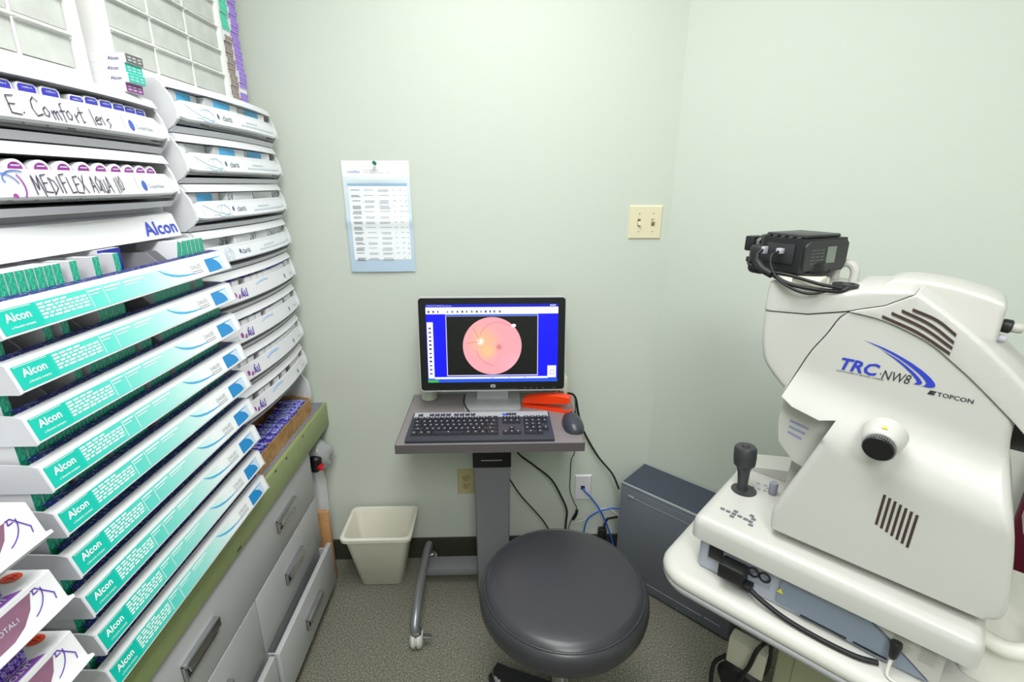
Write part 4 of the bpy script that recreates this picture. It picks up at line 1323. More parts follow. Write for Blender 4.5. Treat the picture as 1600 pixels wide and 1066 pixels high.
for k, (c, s_) in enumerate(((-.0145, .90), (-.011, 1.0), (.011, 1.0), (.0145, .90))):
    bb.v += [staf(a if a > .02 else a, c, .006 + (z - .006) * (s_ if z > .012 else 1)) for a, z in prf]
n_ = len(prf)
bb.f = [tuple(range(n_)), tuple(range(3 * n_, 4 * n_))[::-1]] + [(k * n_ + i, k * n_ + (i + 1) % n_, (k + 1) * n_ + (i + 1) % n_, (k + 1) * n_ + i) for k in range(3) for i in range(n_)]
bb.m = [0] * len(bb.f)
st.part('arm', bb, mat('red_orange_plastic', (252, 66, 16), .28))

single('small_cup', B().lathe([(.0, .0), (.024, .0), (.028, .004), (.031, .050), (.029, .050), (.026, .008), (.0, .006)], (-.250, 1.662, DZ + .0004), (0, 0, 1), 24), mat('pale_green_plastic', (206, 214, 196), .4), 'pale plastic cup half hidden behind the left side of the monitor', 'cup')
sb = T('webcam_box', 'small cream box behind the right edge of the monitor', 'box', (.228, 1.665, DZ))
sb.part('shell', B().box(.205, .252, 1.640, 1.690, DZ + .0004, DZ + .085, .006), mat('cream_plastic', (224, 220, 196), .45))
sb.part('lens', B().lathe([(.0, 0), (.009, 0), (.010, .006), (.006, .008), (.0, .008)], (.228, 1.640, DZ + .030), (0, -1, 0), 16), STEEL)

# ------------------------------------------------------------------ waste bin
bn = T('waste_bin', 'cream tapered plastic waste bin with rolled rim by the back wall', 'waste bin', (-.455, 1.61, 0))
BINM = mat('cream_bin_plastic', (232, 228, 214), .42, var=.03, vscale=8)
def bin_loop(f, z, inn=0.0):
    x0, x1 = -.542 + (-.571 + .542) * f + inn, -.381 + (-.331 + .381) * f - inn
    y0, y1 = 1.566 + (1.504 - 1.566) * f + inn, 1.668 + (1.684 - 1.668) * f - inn
    return [(p, q, z) for p, q in rrect(x0, x1, y0, y1, .022, 4)]
loops = [bin_loop(0, .0, .006), bin_loop(.02, .006), bin_loop(.90, .245), bin_loop(.93, .252, -.001), bin_loop(.97, .256, -.010), bin_loop(1.0, .270, -.010), bin_loop(1.0, .273, -.006), bin_loop(1.0, .272, .002), bin_loop(.95, .255, .006), bin_loop(.1, .030, .005)]
n_ = len(loops[0])
bb = B(); bb.v = [p for l in loops for p in l]
bb.f = [(k * n_ + i, k * n_ + (i + 1) % n_, (k + 1) * n_ + (i + 1) % n_, (k + 1) * n_ + i) for k in range(len(loops) - 1) for i in range(n_)]
bb.f += [tuple(range(n_))[::-1], tuple(range((len(loops) - 1) * n_, len(loops) * n_))]
bb.m = [0] * len(bb.f)
bn.part('body', bb, BINM, ang=50)
rr = random.Random(12)
for i, (x, y, z, r_) in enumerate(((-.49, 1.62, .075, .040), (-.43, 1.63, .080, .036), (-.455, 1.60, .12, .032))):
    bm = bmesh.new(); bmesh.ops.create_icosphere(bm, subdivisions=2, radius=r_)
    for v in bm.verts: v.co = v.co * rr.uniform(.75, 1.12) + Vector((x, y, z))
    single('crumpled_paper', B().bm(bm), PAPER, 'crumpled white paper inside the waste bin', 'paper', 'crumpled papers in the bin', ang=10)

# ------------------------------------------------------------------ stool
SX, SY, SZ = .166, 1.030, .520
LEATH = mat('black_leather', (55, 55, 60), .31, bump=.12, bscale=420)
sl = T('stool', 'round black leather stool with chrome base and casters', 'stool', (SX, SY, 0))
pr = [(.0, .0), (.08, -.0005), (.15, -.002), (.185, -.005), (.198, -.010), (.2035, -.0155)]
top = sl.part('seat_top', B().lathe([(r_, h) for r_, h in reversed(pr)], (SX, SY, SZ + .004), (0, 0, 1), 64), LEATH, ang=80)
pts = [(SX + .2060 * math.cos(2 * PI * k / 64), SY + .2060 * math.sin(2 * PI * k / 64), SZ - .0125) for k in range(65)]
sl.part('piping', B().tube(pts, .0030, 6, cap=False), LEATH, top, ang=80)
side = [(.2045, -.0115), (.212, -.016), (.2185, -.028), (.2205, -.045), (.2185, -.064), (.212, -.078), (.200, -.087), (.06, -.089)]
sl.part('seat_side', B().lathe(side, (SX, SY, SZ), (0, 0, 1), 64), LEATH, ang=80)
sl.part('seat_plate', B().lathe([(.09, 0), (.09, .012), (.05, .014)], (SX, SY, SZ - .104), (0, 0, 1), 24), BLACK)
sl.part('gas_lift', B().lathe([(.025, 0), (.025, .17), (.016, .175), (.016, .30)], (SX, SY, .10), (0, 0, 1), 24), CHROME)
sl.part('lift_lever', B().tube([(SX, SY - .03, SZ - .098), (SX + .05, SY - .12, SZ - .100), (SX + .056, SY - .16, SZ - .104)], .004, 8), CHROME)
LEGM = mat('dark_steel', (70, 70, 74), .3, .8)
hub = sl.part('hub', B().lathe([(.034, 0), (.042, .01), (.042, .045), (.030, .055)], (SX, SY, .068), (0, 0, 1), 24), CHROME)
for k in range(5):
    a = math.radians(148 + 72 * k)
    c, s = math.cos(a), math.sin(a)
    def lf_(p, q, z): return (SX + c * p - s * q, SY + s * p + c * q, z)
    bb = B()
    R0, R1 = .030, .215
    vs = [lf_(p, q, z) for p, w_, za, zb_ in ((R0, .019, .072, .118), (R1 - .04, .014, .062, .090), (R1, .013, .062, .086)) for q, z in ((-w_, za), (w_, za), (w_, zb_), (-w_, zb_))]
    fs = [(4 * i + j, 4 * i + (j + 1) % 4, 4 * i + 4 + (j + 1) % 4, 4 * i + 4 + j) for i in range(2) for j in range(4)] + [(3, 2, 1, 0), (8, 9, 10, 11)]
    lg = sl.part('leg', bb.add(vs, fs), CHROME if k != 0 else LEGM)
    cx, cy = lf_(R1 - .006, 0, 0)[:2]
    ca = a + .9
    ax = (math.cos(ca), math.sin(ca), 0)
    w_ = B()
    for sg in (-1, 1):
        w_.lathe([(.0, .004), (.024, .004), (.026, .007), (.026, .016), (.022, .021), (.0, .021)], (cx, cy, .0262), tuple(sg * q for q in ax), 20)
    cs = sl.part('caster', w_, RUBBER, lg)
    sl.part('caster_hood', B().lathe([(.0, -.020), (.014, -.020), (.0275, -.003), (.0275, .003), (.014, .020), (.0, .020)], (cx, cy, .032), ax, 20).tube([(cx, cy, .034), (cx, cy, .066)], .007, 10), CHROME, cs)

# ------------------------------------------------------------------ computer tower against the 45-degree wall
R45 = -PI / 4
TWR = mat('tower_grey', (112, 117, 127), .42)
TWT = mat('tower_dark_top', (66, 72, 86), .5, bump=.1, bscale=600)
TU0, TU1, TV0, TV1, TZ = -.800, -.352, 1.450, 1.626, .433
tw = T('computer_tower', 'grey desktop computer tower standing against the angled wall', 'computer tower', ((TU0 + TU1) / 2, (TV0 + TV1) / 2, 0), R45)
tw.part('case', B().box(TU0, TU1, TV0, TV1, .008, TZ - .002, .004), TWR)
tw.part('top_panel', B().box(TU0 + .003, TU1 - .003, TV0 + .006, TV1 - .004, TZ - .003, TZ), TWT)
SILV = mat('silver_edge', (190, 194, 202), .3, .4)
tw.part('top_edge', B().box(TU0, TU1, TV0 - .0015, TV0 + .005, TZ - .006, TZ + .0015, .001).box(TU0, TU1, TV1 - .004, TV1, TZ - .006, TZ + .0015, .001), SILV)
sp_ = tw.part('side_panel', B().box(TU0 + .004, TU1 - .004, TV0 - .003, TV0, .020, TZ - .018, .001), TWR)
for g_ in ((TU0 + .060, TU1 - .03, TZ - .046), (TU0 + .015, TU1 - .095, .048), (TU1 - .085, TU1 - .03, .050)):
    tw.part('panel_groove', B().box(g_[0], g_[1], TV0 - .0042, TV0 - .003, g_[2], g_[2] + .002), SILV, sp_)
tw.part('latch', B().box(TU0 + .034, TU0 + .060, TV0 - .0065, TV0 - .003, TZ - .046, TZ - .038, .001), SILV, sp_)
bb = B()
cx, cz = (TU0 + TU1) / 2 - .005, .215
strokes(bb, [arc2(cx, cz, .042, .042, a, a + 80, 10) for a in (10, 100, 190, 280)], lambda p, q: (p, TV0 - .0034, q), .0016)
text(bb, 'hp', cx - .028, cz - .018, .055, lambda p, q: (p, TV0 - .0034, q), shear=.35)
tw.part('embossed_mark', bb, mat('tower_grey_emboss', (128, 132, 142), .4), sp_)
bb = B()
for u in (TU0 + .03, TU1 - .03):
    for v in (TV0 + .03, TV1 - .03):
        bb.lathe([(.012, 0), (.012, .009)], (u, v, 0), (0, 0, 1), 12)
tw.part('feet', bb, RUBBER)
bb = B()
bb.box(TU0 - .002, TU0, TV0 + .02, TV1 - .02, .05, TZ - .04)
tw.part('rear_panel', bb, mat('zinc_plate', (150, 152, 156), .4, .6))

# ------------------------------------------------------------------ cables by the back wall
def cable(name, pts, r, m, label, n=8):
    return single(name, B().tube(spline(pts, n), r, 8), m, label, 'cable', ang=80)
cable('monitor_cable', [(.225, 1.655, .760), (.262, 1.668, .762), (.290, 1.690, .735), (.306, 1.695, .662), (.331, 1.70, .585), (.388, 1.69, .484), (.441, 1.66, .424), (.466, 1.635, .370)], .0042, RUBBER, 'thick black cable running from behind the monitor down to the tower')
cable('mouse_cable', [(.250, 1.492, .756), (.266, 1.540, .754), (.276, 1.60, .752), (.285, 1.66, .735), (.297, 1.69, .60), (.298, 1.70, .499), (.287, 1.705, .46), (.286, 1.705, .387), (.287, 1.705, .319), (.305, 1.70, .267), (.317, 1.70, .232), (.297, 1.70, .184), (.280, 1.69, .120), (.275, 1.68, .010)], .0016, RUBBER, 'thin black mouse cord hanging behind the cart to the floor')
single('cord_bundle', B().tube(spline([(.318, 1.697, .236), (.314, 1.697, .21), (.302, 1.697, .185)], 5), [.002] + [.006] * 9 + [.003], 8), RUBBER, 'black bunched cord tie below the network socket', 'cable')
cable('power_cable', [(.055, 1.60, .716), (.062, 1.645, .60), (.073, 1.665, .521), (.138, 1.67, .459), (.206, 1.67, .395), (.249, 1.67, .312), (.271, 1.67, .252), (.270, 1.67, .191), (.266, 1.66, .10), (.262, 1.62, .005)], .0040, RUBBER, 'black power cord curving down from under the cart top')
cable('video_cable', [(.0, 1.60, .53), (.020, 1.64, .45), (.039, 1.665, .409), (.089, 1.67, .321), (.180, 1.67, .200), (.225, 1.66, .10), (.24, 1.64, .004)], .0028, RUBBER, 'thinner black cord slanting from the column to the floor')
BLUEC = mat('blue_cable', (24, 92, 200), .35)
cable('network_cable', [(.340, 1.713, .326), (.345, 1.700, .320), (.375, 1.69, .288), (.412, 1.685, .232), (.448, 1.68, .148), (.470, 1.66, .075), (.478, 1.63, .012)], .0032, BLUEC, 'blue network cable leaving the white wall socket')
cable('network_cable', [(.342, 1.665, .06), (.343, 1.665, .13), (.347, 1.665, .175), (.358, 1.665, .214), (.397, 1.665, .246), (.448, 1.662, .262), (.482, 1.650, .268), (.495, 1.640, .268)], .0032, BLUEC, 'looped blue network cable entering the back of the tower')
cable('white_cable', [(.30, 1.70, .165), (.36, 1.702, .185), (.404, 1.70, .226), (.443, 1.696, .236), (.480, 1.68, .220), (.500, 1.66, .21)], .0024, mat('off_white_cable', (206, 204, 196), .4), 'off-white cord crossing behind the blue cables')
single('plug_adapter', B().box(.408, .440, 1.672, 1.700, .096, .150, .006).tube([(.425, 1.686, .145), (.445, 1.700, .185), (.485, 1.69, .20)], .005, 8), RUBBER, 'black plug adapter tangled in cables beside the tower', 'adapter')

# ------------------------------------------------------------------ instrument table (everything here is turned 45 degrees, along the angled wall)
MWH = mat('instrument_white', (198, 197, 192), .30)
MGR = mat('instrument_warm_grey', (184, 183, 176), .36)
TBW = mat('table_white', (206, 205, 198), .38)
TBE = mat('table_grey_edge', (184, 185, 190), .35)
ZT_ = .70
tb = T('instrument_table', 'white round-cornered instrument table carrying the retinal camera', 'table', (.10, 1.13, 0), R45)
def rr_slab(u0, u1, v0, v1, prof, r, n=6):
    """rounded-rectangle slab; prof = [(inset, z)...]"""
    bb = B()
    for ins, z in prof:
        bb.v += [(p, q, z) for p, q in rrect(u0 + ins, u1 - ins, v0 + ins, v1 - ins, max(r - ins, .002), n)]
    m = len(bb.v) // len(prof)
    bb.f = [(k * m + i, k * m + (i + 1) % m, (k + 1) * m + (i + 1) % m, (k + 1) * m + i) for k in range(len(prof) - 1) for i in range(m)]
    bb.f += [tuple(range(m))[::-1], tuple(range((len(prof) - 1) * m, len(prof) * m))]
    bb.m = [0] * len(bb.f)
    return bb
U0, U1, V0, V1 = -.386, .60, .862, 1.33
tb.part('tabletop', rr_slab(U0, U1, V0, V1, [(.004, ZT_ - .030), (0, ZT_ - .022), (.001, ZT_ - .014), (.006, ZT_ - .006), (.016, ZT_ - .001), (.026, ZT_)], .075, 8), TBW, ang=70)
tb.part('tabletop_underside', rr_slab(U0, U1, V0, V1, [(.045, ZT_ - .062), (.024, ZT_ - .060), (.008, ZT_ - .048), (.002, ZT_ - .034), (.005, ZT_ - .030)], .075, 8), TBE, ang=70)
PED = mat('olive_beige_panel', (176, 176, 146), .5)
tb.part('pedestal', B().box(-.155, .32, 1.115, 1.30, .06, ZT_ - .062, .004), PED)
tb.part('pedestal_seam', B().box(-.120, -.118, 1.1135, 1.1155, .07, ZT_ - .07), mat('seam_olive', (140, 140, 112), .6))
tb.part('foot', rr_slab(-.22, .45, 1.02, 1.335, [(.01, .005), (0, .015), (0, .045), (.012, .06)], .04), PED)

ad = T('power_adapter', 'beige power adapter with black cords beside the instrument table pedestal', 'adapter', (-.215, 1.09, .31), R45)
ad.part('box', B().box(-.258, -.170, 1.076, 1.113, .330, .408, .003), mat('beige_adapter', (200, 196, 178), .45))
ad.part('plug', B().box(-.262, -.245, 1.080, 1.108, .290, .335, .005), BLACK)
ad.part('cord_coil', B().lathe([(.0, 0), (.05, .004), (.062, .018), (.05, .034), (.0, .036)], (-.215, 1.07, .275), (0, 1, .1), 20), RUBBER)
ad.part('cord', B().tube(spline([(-.262, 1.09, .33), (-.285, 1.085, .29), (-.283, 1.075, .23), (-.265, 1.07, .16), (-.26, 1.07, .02)], 6), .0055, 8), RUBBER)
ad.part('cord', B().tube(spline([(-.175, 1.108, .440), (-.190, 1.070, .425), (-.200, 1.062, .37), (-.215, 1.060, .30), (-.225, 1.065, .10), (-.22, 1.07, .02)], 6), .0055, 8), RUBBER)
ad.part('cord', B().tube(spline([(-.175, 1.11, .44), (-.168, 1.10, .41), (-.166, 1.09, .36), (-.185, 1.085, .29), (-.19, 1.08, .15)], 6), .0045, 8), RUBBER)
ad.part('thin_cord', B().tube(spline([(-.23, 1.15, .50), (-.21, 1.13, .45), (-.19, 1.118, .412)], 5), .0022, 6), PED)

# ------------------------------------------------------------------ retinal camera
VC = 1.075                                  # centre plane of the instrument
def poly_dist(p, q, poly):
    best = 1e9
    n = len(poly)
    for i in range(n):
        (x0, y0), (x1, y1) = poly[i], poly[(i + 1) % n]
        dx, dy = x1 - x0, y1 - y0
        t_ = max(0, min(1, ((p - x0) * dx + (q - y0) * dy) / (dx * dx + dy * dy + 1e-12)))
        best = min(best, math.hypot(p - x0 - t_ * dx, q - y0 - t_ * dy))
    return best
def line_dist(p, q, ln):
    return min(poly_dist(p, q, [ln[i], ln[i + 1]]) for i in range(len(ln) - 1))
def resample(poly, step=.007):
    out = []
    n = len(poly)
    for i in range(n):
        (x0, y0), (x1, y1) = poly[i], poly[(i + 1) % n]
        k = max(1, int(math.hypot(x1 - x0, y1 - y0) / step))
        out += [(x0 + (x1 - x0) * j / k, y0 + (y1 - y0) * j / k) for j in range(k)]
    return out
def smooth_open(pts, n=5):
    return [(v.x, v.y) for v in spline([(p, q, 0) for p, q in pts], n)]
def area2(poly):
    return sum(poly[i][0] * poly[(i + 1) % len(poly)][1] - poly[(i + 1) % len(poly)][0] * poly[i][1] for i in range(len(poly))) / 2
def inset(poly, d):
    n = len(poly)
    sg = 1 if area2(poly) > 0 else -1
    out = []
    for i in range(n):
        a, p, c = Vector(poly[i - 1]), Vector(poly[i]), Vector(poly[(i + 1) % n])
        e0 = (p - a).normalized(); e1_ = (c - p).normalized()
        nn = Vector((-(e0.y + e1_.y), e0.x + e1_.x)) * sg
        if nn.length < 1e-6: nn = Vector((-e0.y, e0.x)) * sg
        nn.normalize()
        cs = max(.45, abs(nn.dot(Vector((-e0.y, e0.x)) * sg)))
        dd = d[i] if isinstance(d, list) else d
        out.append((p.x + nn.x * dd / cs, p.y + nn.y * dd / cs))
    return out
def inflate(outline, hw, R, vc=VC, step=.014, rings=4, soft=None, r0=.0012):
    """solid whose side outline (u,z) is given; half width hw(u,z); edges rounded with radius R"""
    poly = resample(outline)
    n = len(poly)
    rv = [R] * n
    if soft is not None:
        rv = [r0 + (R - r0) * max(0, 1 - min(line_dist(p, q, ln) for ln in soft) / .02) for p, q in poly]
    bm = bmesh.new()
    prev = [bm.verts.new((p, q, 0)) for p, q in poly]
    for k in range(1, rings + 1):
        th = (PI / 2) * k / rings
        cur = [bm.verts.new((p, q, 0)) for p, q in inset(poly, [r_ * (1 - math.cos(th)) for r_ in rv])]
        for i in range(n):
            try: bm.faces.new((prev[i], prev[(i + 1) % n], cur[(i + 1) % n], cur[i]))
            except ValueError: pass
        prev = cur
    bm.faces.new(prev)
    us = [p for p, q in poly]; zs_ = [q for p, q in poly]
    u = min(us) + step
    while u < max(us):
        bmesh.ops.bisect_plane(bm, geom=bm.verts[:] + bm.edges[:] + bm.faces[:], plane_co=(u, 0, 0), plane_no=(1, 0, 0), dist=1e-6); u += step
    z = min(zs_) + step
    while z < max(zs_):
        bmesh.ops.bisect_plane(bm, geom=bm.verts[:] + bm.edges[:] + bm.faces[:], plane_co=(0, z, 0), plane_no=(0, 1, 0), dist=1e-6); z += step
    bm.verts.index_update(); bm.edges.index_update()
    vs = []
    for v in bm.verts:
        p, q = v.co.x, v.co.y
        da = poly_dist(p, q, poly)
        d = min(R, da)
        if soft is not None:
            d = min(R, min(line_dist(p, q, ln) for ln in soft))
            d0 = min(r0, da)
        drop = R - math.sqrt(max(0, R * R - (R - d) ** 2))
        if soft is not None:
            drop = max(drop, r0 - math.sqrt(max(0, r0 * r0 - (r0 - d0) ** 2)))
        vs.append((p, q, hw(p, q) - drop))
    fs = [[v.index for v in f.verts] for f in bm.faces]
    be = [(e.verts[0].index, e.verts[1].index) for e in bm.edges if len(e.link_faces) == 1]
    bm.free()
    m = len(vs)
    bb = B()
    bb.add([(p, vc - h, q) for p, q, h in vs] + [(p, vc + h, q) for p, q, h in vs],
           fs + [[i + m for i in f[::-1]] for f in fs] + [(a, c, c + m, a + m) for a, c in be])
    return bb

def sstep(a, c, x):
    t_ = max(0, min(1, (x - a) / (c - a)))
    return t_ * t_ * (3 - 2 * t_)
HU, HL = .089, .131
def hw_main(u, z):
    zu = 1.155 - .22 * (u + .1)
    low = sstep(zu, zu - .105, z)
    return HU + (HL - HU) * low + .004 * sstep(1.0, .86, z)
fc = T('retinal_camera', 'white retinal camera with blue swoosh logo on the instrument table', 'medical instrument', (-.06, VC, ZT_), R45)
seam = smooth_open([(-.213, 1.119), (-.202, 1.156), (-.184, 1.207), (-.165, 1.244), (-.151, 1.276), (-.139, 1.289)], 4)
groove = smooth_open([(-.139, 1.289), (-.089, 1.282), (-.03, 1.259), (.008, 1.232), (.043, 1.203), (.092, 1.158)], 4)
right = smooth_open([(.092, 1.158), (.094, 1.127), (.101, 1.092), (.114, 1.042), (.127, .995), (.137, .940), (.145, .880), (.140, .856), (.130, .849)], 3)
left = smooth_open([(-.189, .852), (-.191, .880), (-.187, .905), (-.158, .991), (-.136, 1.058)], 3) + [(-.122, 1.100), (-.146, 1.094), (-.192, 1.106)]
outline = left + seam[:-1] + groove[:-1] + right
fc.part('main_cover', inflate(outline, hw_main, .011, soft=[left[:-3], right]), MWH, ang=50)
nose = smooth_open([(-.2735, 1.268), (-.272, 1.228), (-.268, 1.197), (-.259, 1.169), (-.238, 1.143), (-.2150, 1.1215)], 4) + [(a - .0018, c) for a, c in seam[1:-1]] + [(-.142, 1.2865), (-.1435, 1.288)]
nose += [(-.20, 1.2735)]
fc.part('nose_cover', inflate(nose, lambda u, z: HU - .0005, .010, soft=[nose[:20]]), MWH, ang=50)
deck = [(-.2735, 1.2700), (-.20, 1.2758), (-.143, 1.2905)] + [(-.127, 1.297), (-.094, 1.3085), (-.060, 1.3315), (-.066, 1.338), (-.123, 1.330), (-.166, 1.318), (-.209, 1.322), (-.262, 1.329), (-.2715, 1.324), (-.2735, 1.30)]
fc.part('deck_cover', inflate(deck, lambda u, z: HU + .0015, .008, soft=[deck[6:] + deck[:1]]), MWH, ang=50)
atop = smooth_open([(.130, 1.180), (.086, 1.225), (.036, 1.271), (-.016, 1.311), (-.054, 1.336)], 4)
arch = [(a, c + .0015) for a, c in groove] + [(.120, 1.130), (.135, 1.128), (.150, 1.150)] + smooth_open([(.130, 1.180), (.086, 1.225), (.036, 1.271), (-.016, 1.311), (-.054, 1.336)], 4) + [(-.058, 1.331), (-.094, 1.3070), (-.127, 1.2955)]
fc.part('arch_cover', inflate(arch, lambda u, z: HU + .004, .008, rings=3, soft=[atop]), MWH, ang=50)
hump = smooth_open([(-.140, 1.310), (-.112, 1.330), (-.085, 1.343), (-.030, 1.342), (.025, 1.330), (.047, 1.321)], 4) + [(.050, 1.314), (.050, 1.250), (.0, 1.250), (-.06, 1.290)]
fc.part('viewer_housing', inflate(hump, lambda u, z: .056, .007, vc=1.112), MWH, ang=60)
fc.part('viewer_step', inflate([(-.165, 1.312), (-.145, 1.328), (-.105, 1.333), (-.06, 1.33), (-.06, 1.312)], lambda u, z: .075, .005, vc=1.092), MWH, ang=60)
ey = fc.part('eyepiece', B().lathe([(.010, 0), (.011, .003), (.011, .011), (.009, .013)], (.050, 1.085, 1.283), (1, 0, -.1), 20), BLACK)
fc.part('eyepiece_knob', B().lathe([(.007, .011), (.008, .013), (.008, .022), (.006, .026), (.0, .027)], (.050, 1.085, 1.283), (1, 0, -.1), 20), MGR, ey)
fc.part('small_knob', B().lathe([(.006, 0), (.007, .003), (.006, .009), (.0, .010)], (.050, 1.070, 1.265), (1, 0, -.1), 14), GREYP)
# seam gaps
bb = B()
fc_side = lambda p, q: (p, VC - HU - .0035, q)
# vents
VENT = mat('vent_dark', (62, 46, 42), .7)
for (a, c, d_, e) in ((-.093, 1.291, 0.0, 1.2485), (-.082, 1.2985, .001, 1.2575), (-.070, 1.3045, .001, 1.2665), (-.057, 1.3085, .001, 1.2785)):
    pts = [(a, c), ((a + d_) / 2 + .003, (c + e) / 2 + .0035), (d_, e)]
    sm = smooth_open(pts, 6)
    bb = B()
    up_ = [(p, q + .0023) for p, q in sm]; dn = [(p, q - .0023) for p, q in sm[::-1]]
    bb.prism(up_ + dn, VC - HU - .0056, VC - HU - .0020, lambda p, q, t_: (p, t_, q))
    fc.part('vent_slot', bb, VENT)
for k in range(7):
    u = -.0315 + k * .0077
    z1_, z0_ = 1.001 - k * .0027, .942 - k * .0033
    vv = lambda u_, z_: VC - hw_main(u_, z_) - .0007
    bb = B().add([(u - .0019, vv(u, z0_), z0_), (u + .0019, vv(u, z0_), z0_), (u + .0030, vv(u, z1_), z1_), (u - .0008, vv(u, z1_), z1_),
                  (u - .0019, vv(u, z0_) + .006, z0_), (u + .0019, vv(u, z0_) + .006, z0_), (u + .0030, vv(u, z1_) + .006, z1_), (u - .0008, vv(u, z1_) + .006, z1_)],
                 [(0, 1, 2, 3), (7, 6, 5, 4), (0, 4, 5, 1), (1, 5, 6, 2), (2, 6, 7, 3), (3, 7, 4, 0)])
    fc.part('vent_slot', bb, VENT)
# lettering on the side
sf = lambda p, q: (p, VC - hw_main(p, q) - .0010, q)
bb = B(); text(bb, 'TRC', -.1395, 1.1880, .0295, sf, shear=.25, bold=.028, sx=.98)
fc.part('blue_lettering', bb, BLUE)
bb = B(); text(bb, '\u00b7NW8', -.0812, 1.1855, .0235, sf, shear=.25, sx=.70); text(bb, 'NON-MYDRIATIC RETINAL CAMERA', -.1405, 1.1825, .0042, sf, shear=.2)
fc.part('dark_lettering', bb, mat('charcoal_print', (40, 42, 54), .5))
bb = B()
o1 = smooth_open([(-.112, 1.2465), (-.075, 1.2365), (-.040, 1.2210), (-.016, 1.2050), (-.0065, 1.1935), (-.010, 1.1880), (-.0225, 1.1868)], 5)
i1 = smooth_open([(-.0195, 1.1885), (-.0185, 1.1950), (-.030, 1.2070), (-.055, 1.2235), (-.080, 1.2350), (-.112, 1.2465)], 5)
def band(bb, A, Bc):
    n = min(len(A), len(Bc))
    Bc = Bc[::-1]
    A_ = [A[int(i * (len(A) - 1) / (n - 1))] for i in range(n)]; C_ = [Bc[int(i * (len(Bc) - 1) / (n - 1))] for i in range(n)]
    for i in range(n - 1):
        bb.add([sf(*A_[i]), sf(*A_[i + 1]), sf(*C_[i + 1]), sf(*C_[i])], [(0, 1, 2, 3)])
band(bb, o1, i1)
o2 = smooth_open([(-.085, 1.2350), (-.058, 1.2225), (-.035, 1.2065), (-.0235, 1.1945), (-.0250, 1.1890), (-.0340, 1.1875)], 5)
i2 = smooth_open([(-.0315, 1.1890), (-.0300, 1.1940), (-.040, 1.2050), (-.060, 1.2205), (-.085, 1.2350)], 5)
band(bb, o2, i2)
fc.part('blue_swoosh', bb, BLUE)
bb = B(); text(bb, 'TOPCON', -.0015, 1.1765, .0098, sf, bold=.012, sx=1.05)
bb.sheet([(-.0135, 1.1765), (-.0105, 1.1835), (-.0025, 1.1835), (-.0035, 1.1810), (-.0085, 1.1805), (-.0040, 1.1795), (-.0050, 1.1765)], sf)
fc.part('maker_lettering', bb, mat('charcoal_print', (40, 42, 54)))
# big focusing knob on the flank
kc = (-.050, VC - HL + .012, 1.103)
kd = (-.05, -1, -.22)
kn = fc.part('knob_boss', B().lathe([(.031, 0), (.0300, .012), (.0285, .024), (.0255, .032), (.0230, .036)], kc, kd, 32), MWH, ang=60)
fc.part('focus_knob', B().lathe([(.0205, .034), (.0218, .037), (.0218, .047), (.0205, .049), (.0, .0495)], kc, kd, 32), BLACK, kn)
bb = B()
kdv = Vector(kd).normalized(); s_ = kdv.orthogonal().normalized(); t2 = kdv.cross(s_)
for k in range(40):
    a = 2 * PI * k / 40
    rad = s_ * math.cos(a) + t2 * math.sin(a)
    c0 = Vector(kc) + kdv * .0375 + rad * .0220
    bb.tube([c0, c0 + kdv * .009], .0011, 4)
fc.part('knob_ribs', bb, mat('knob_grey', (120, 120, 124), .4), kn)
pk = Vector(kc) + Vector((0.012, -.020, .0405))
wv_ = Vector((0, -.2145, .9767)); pk = Vector(kc) + kdv * .0285 + wv_ * .0284
bb = B().sheet([(-.005, 0), (.005, 0), (0, .008)], lambda p, q: tuple(pk + Vector((p, 0, 0)) - kdv * q + wv_ * (q * .10 + .0004)))
fc.part('warning_mark', bb, mat('warning_yellow', (226, 212, 60), .5), kn)
# lower stage: white slab, grey unit with sockets underneath
fc.part('stage', rr_slab(-.326, .134, .902, 1.250, [(.012, .776), (0, .782), (0, .812), (.003, .824), (.010, .831), (.020, .833)], .018, 5), MWH, ang=60)
fc.part('stage_rear_ramp', B().prism([(-.318, .834), (-.10, .834), (-.10, .90), (-.22, .862)], 1.165, 1.245, XZ), MWH)
fc.part('body_plinth', rr_slab(-.180, .126, .965, 1.185, [(0, .832), (0, .856)], .012), MGR)
GRU = mat('lavender_grey_unit', (172, 176, 190), .42)
un = fc.part('socket_unit', rr_slab(-.312, .10, .922, 1.235, [(.003, ZT_ + .001), (0, ZT_ + .004), (0, .777)], .014, 4), GRU)
bb = B().prism([(-.150, .716), (-.145, .774), (-.010, .774), (.085, .708), (.02, .705)], .916, .922, XZ)
fc.part('slate_panel', bb, mat('slate_blue_grey', (132, 142, 158), .45), un)
bb = B().prism([(.0, .774), (.098, .774), (.098, .708), (.090, .708)], .917, .922, XZ)
pl_ = fc.part('rating_plate', bb, MGR, un)
bb = B()
rr = random.Random(4)
for j in range(7):
    u = .040 + j * .004
    for q in range(2):
        bb.sheet([(.030 + q * .036, .768 - j * .0045), (.030 + q * .036 + rr.uniform(.02, .032), .768 - j * .0045), (.030 + q * .036 + .02, .7695 - j * .0045), (.030 + q * .036, .7695 - j * .0045)], lambda p, q_: (p, .9164, q_))
fc.part('rating_print', bb, mat('rating_grey', (150, 150, 142), .6), pl_)
sk = fc.part('socket_recess', B().box(-.290, -.165, .9205, .9225, .728, .768), mat('recess_grey', (150, 154, 168), .5), un)
fc.part('power_inlet', B().box(-.288, -.258, .9190, .9210, .736, .766, .001), BLACK, un)
fc.part('power_plug', B().box(-.256, -.205, .886, .9205, .728, .762, .004).box(-.214, -.190, .890, .914, .722, .735, .003), BLACK, un)
for u in (-.197, -.176):
    fc.part('round_socket', B().lathe([(.0115, 0), (.0115, .003), (.009, .004), (.008, .001), (.0, .001)], (u, .9215, .752), (0, -1, 0), 18), BLACK, un)
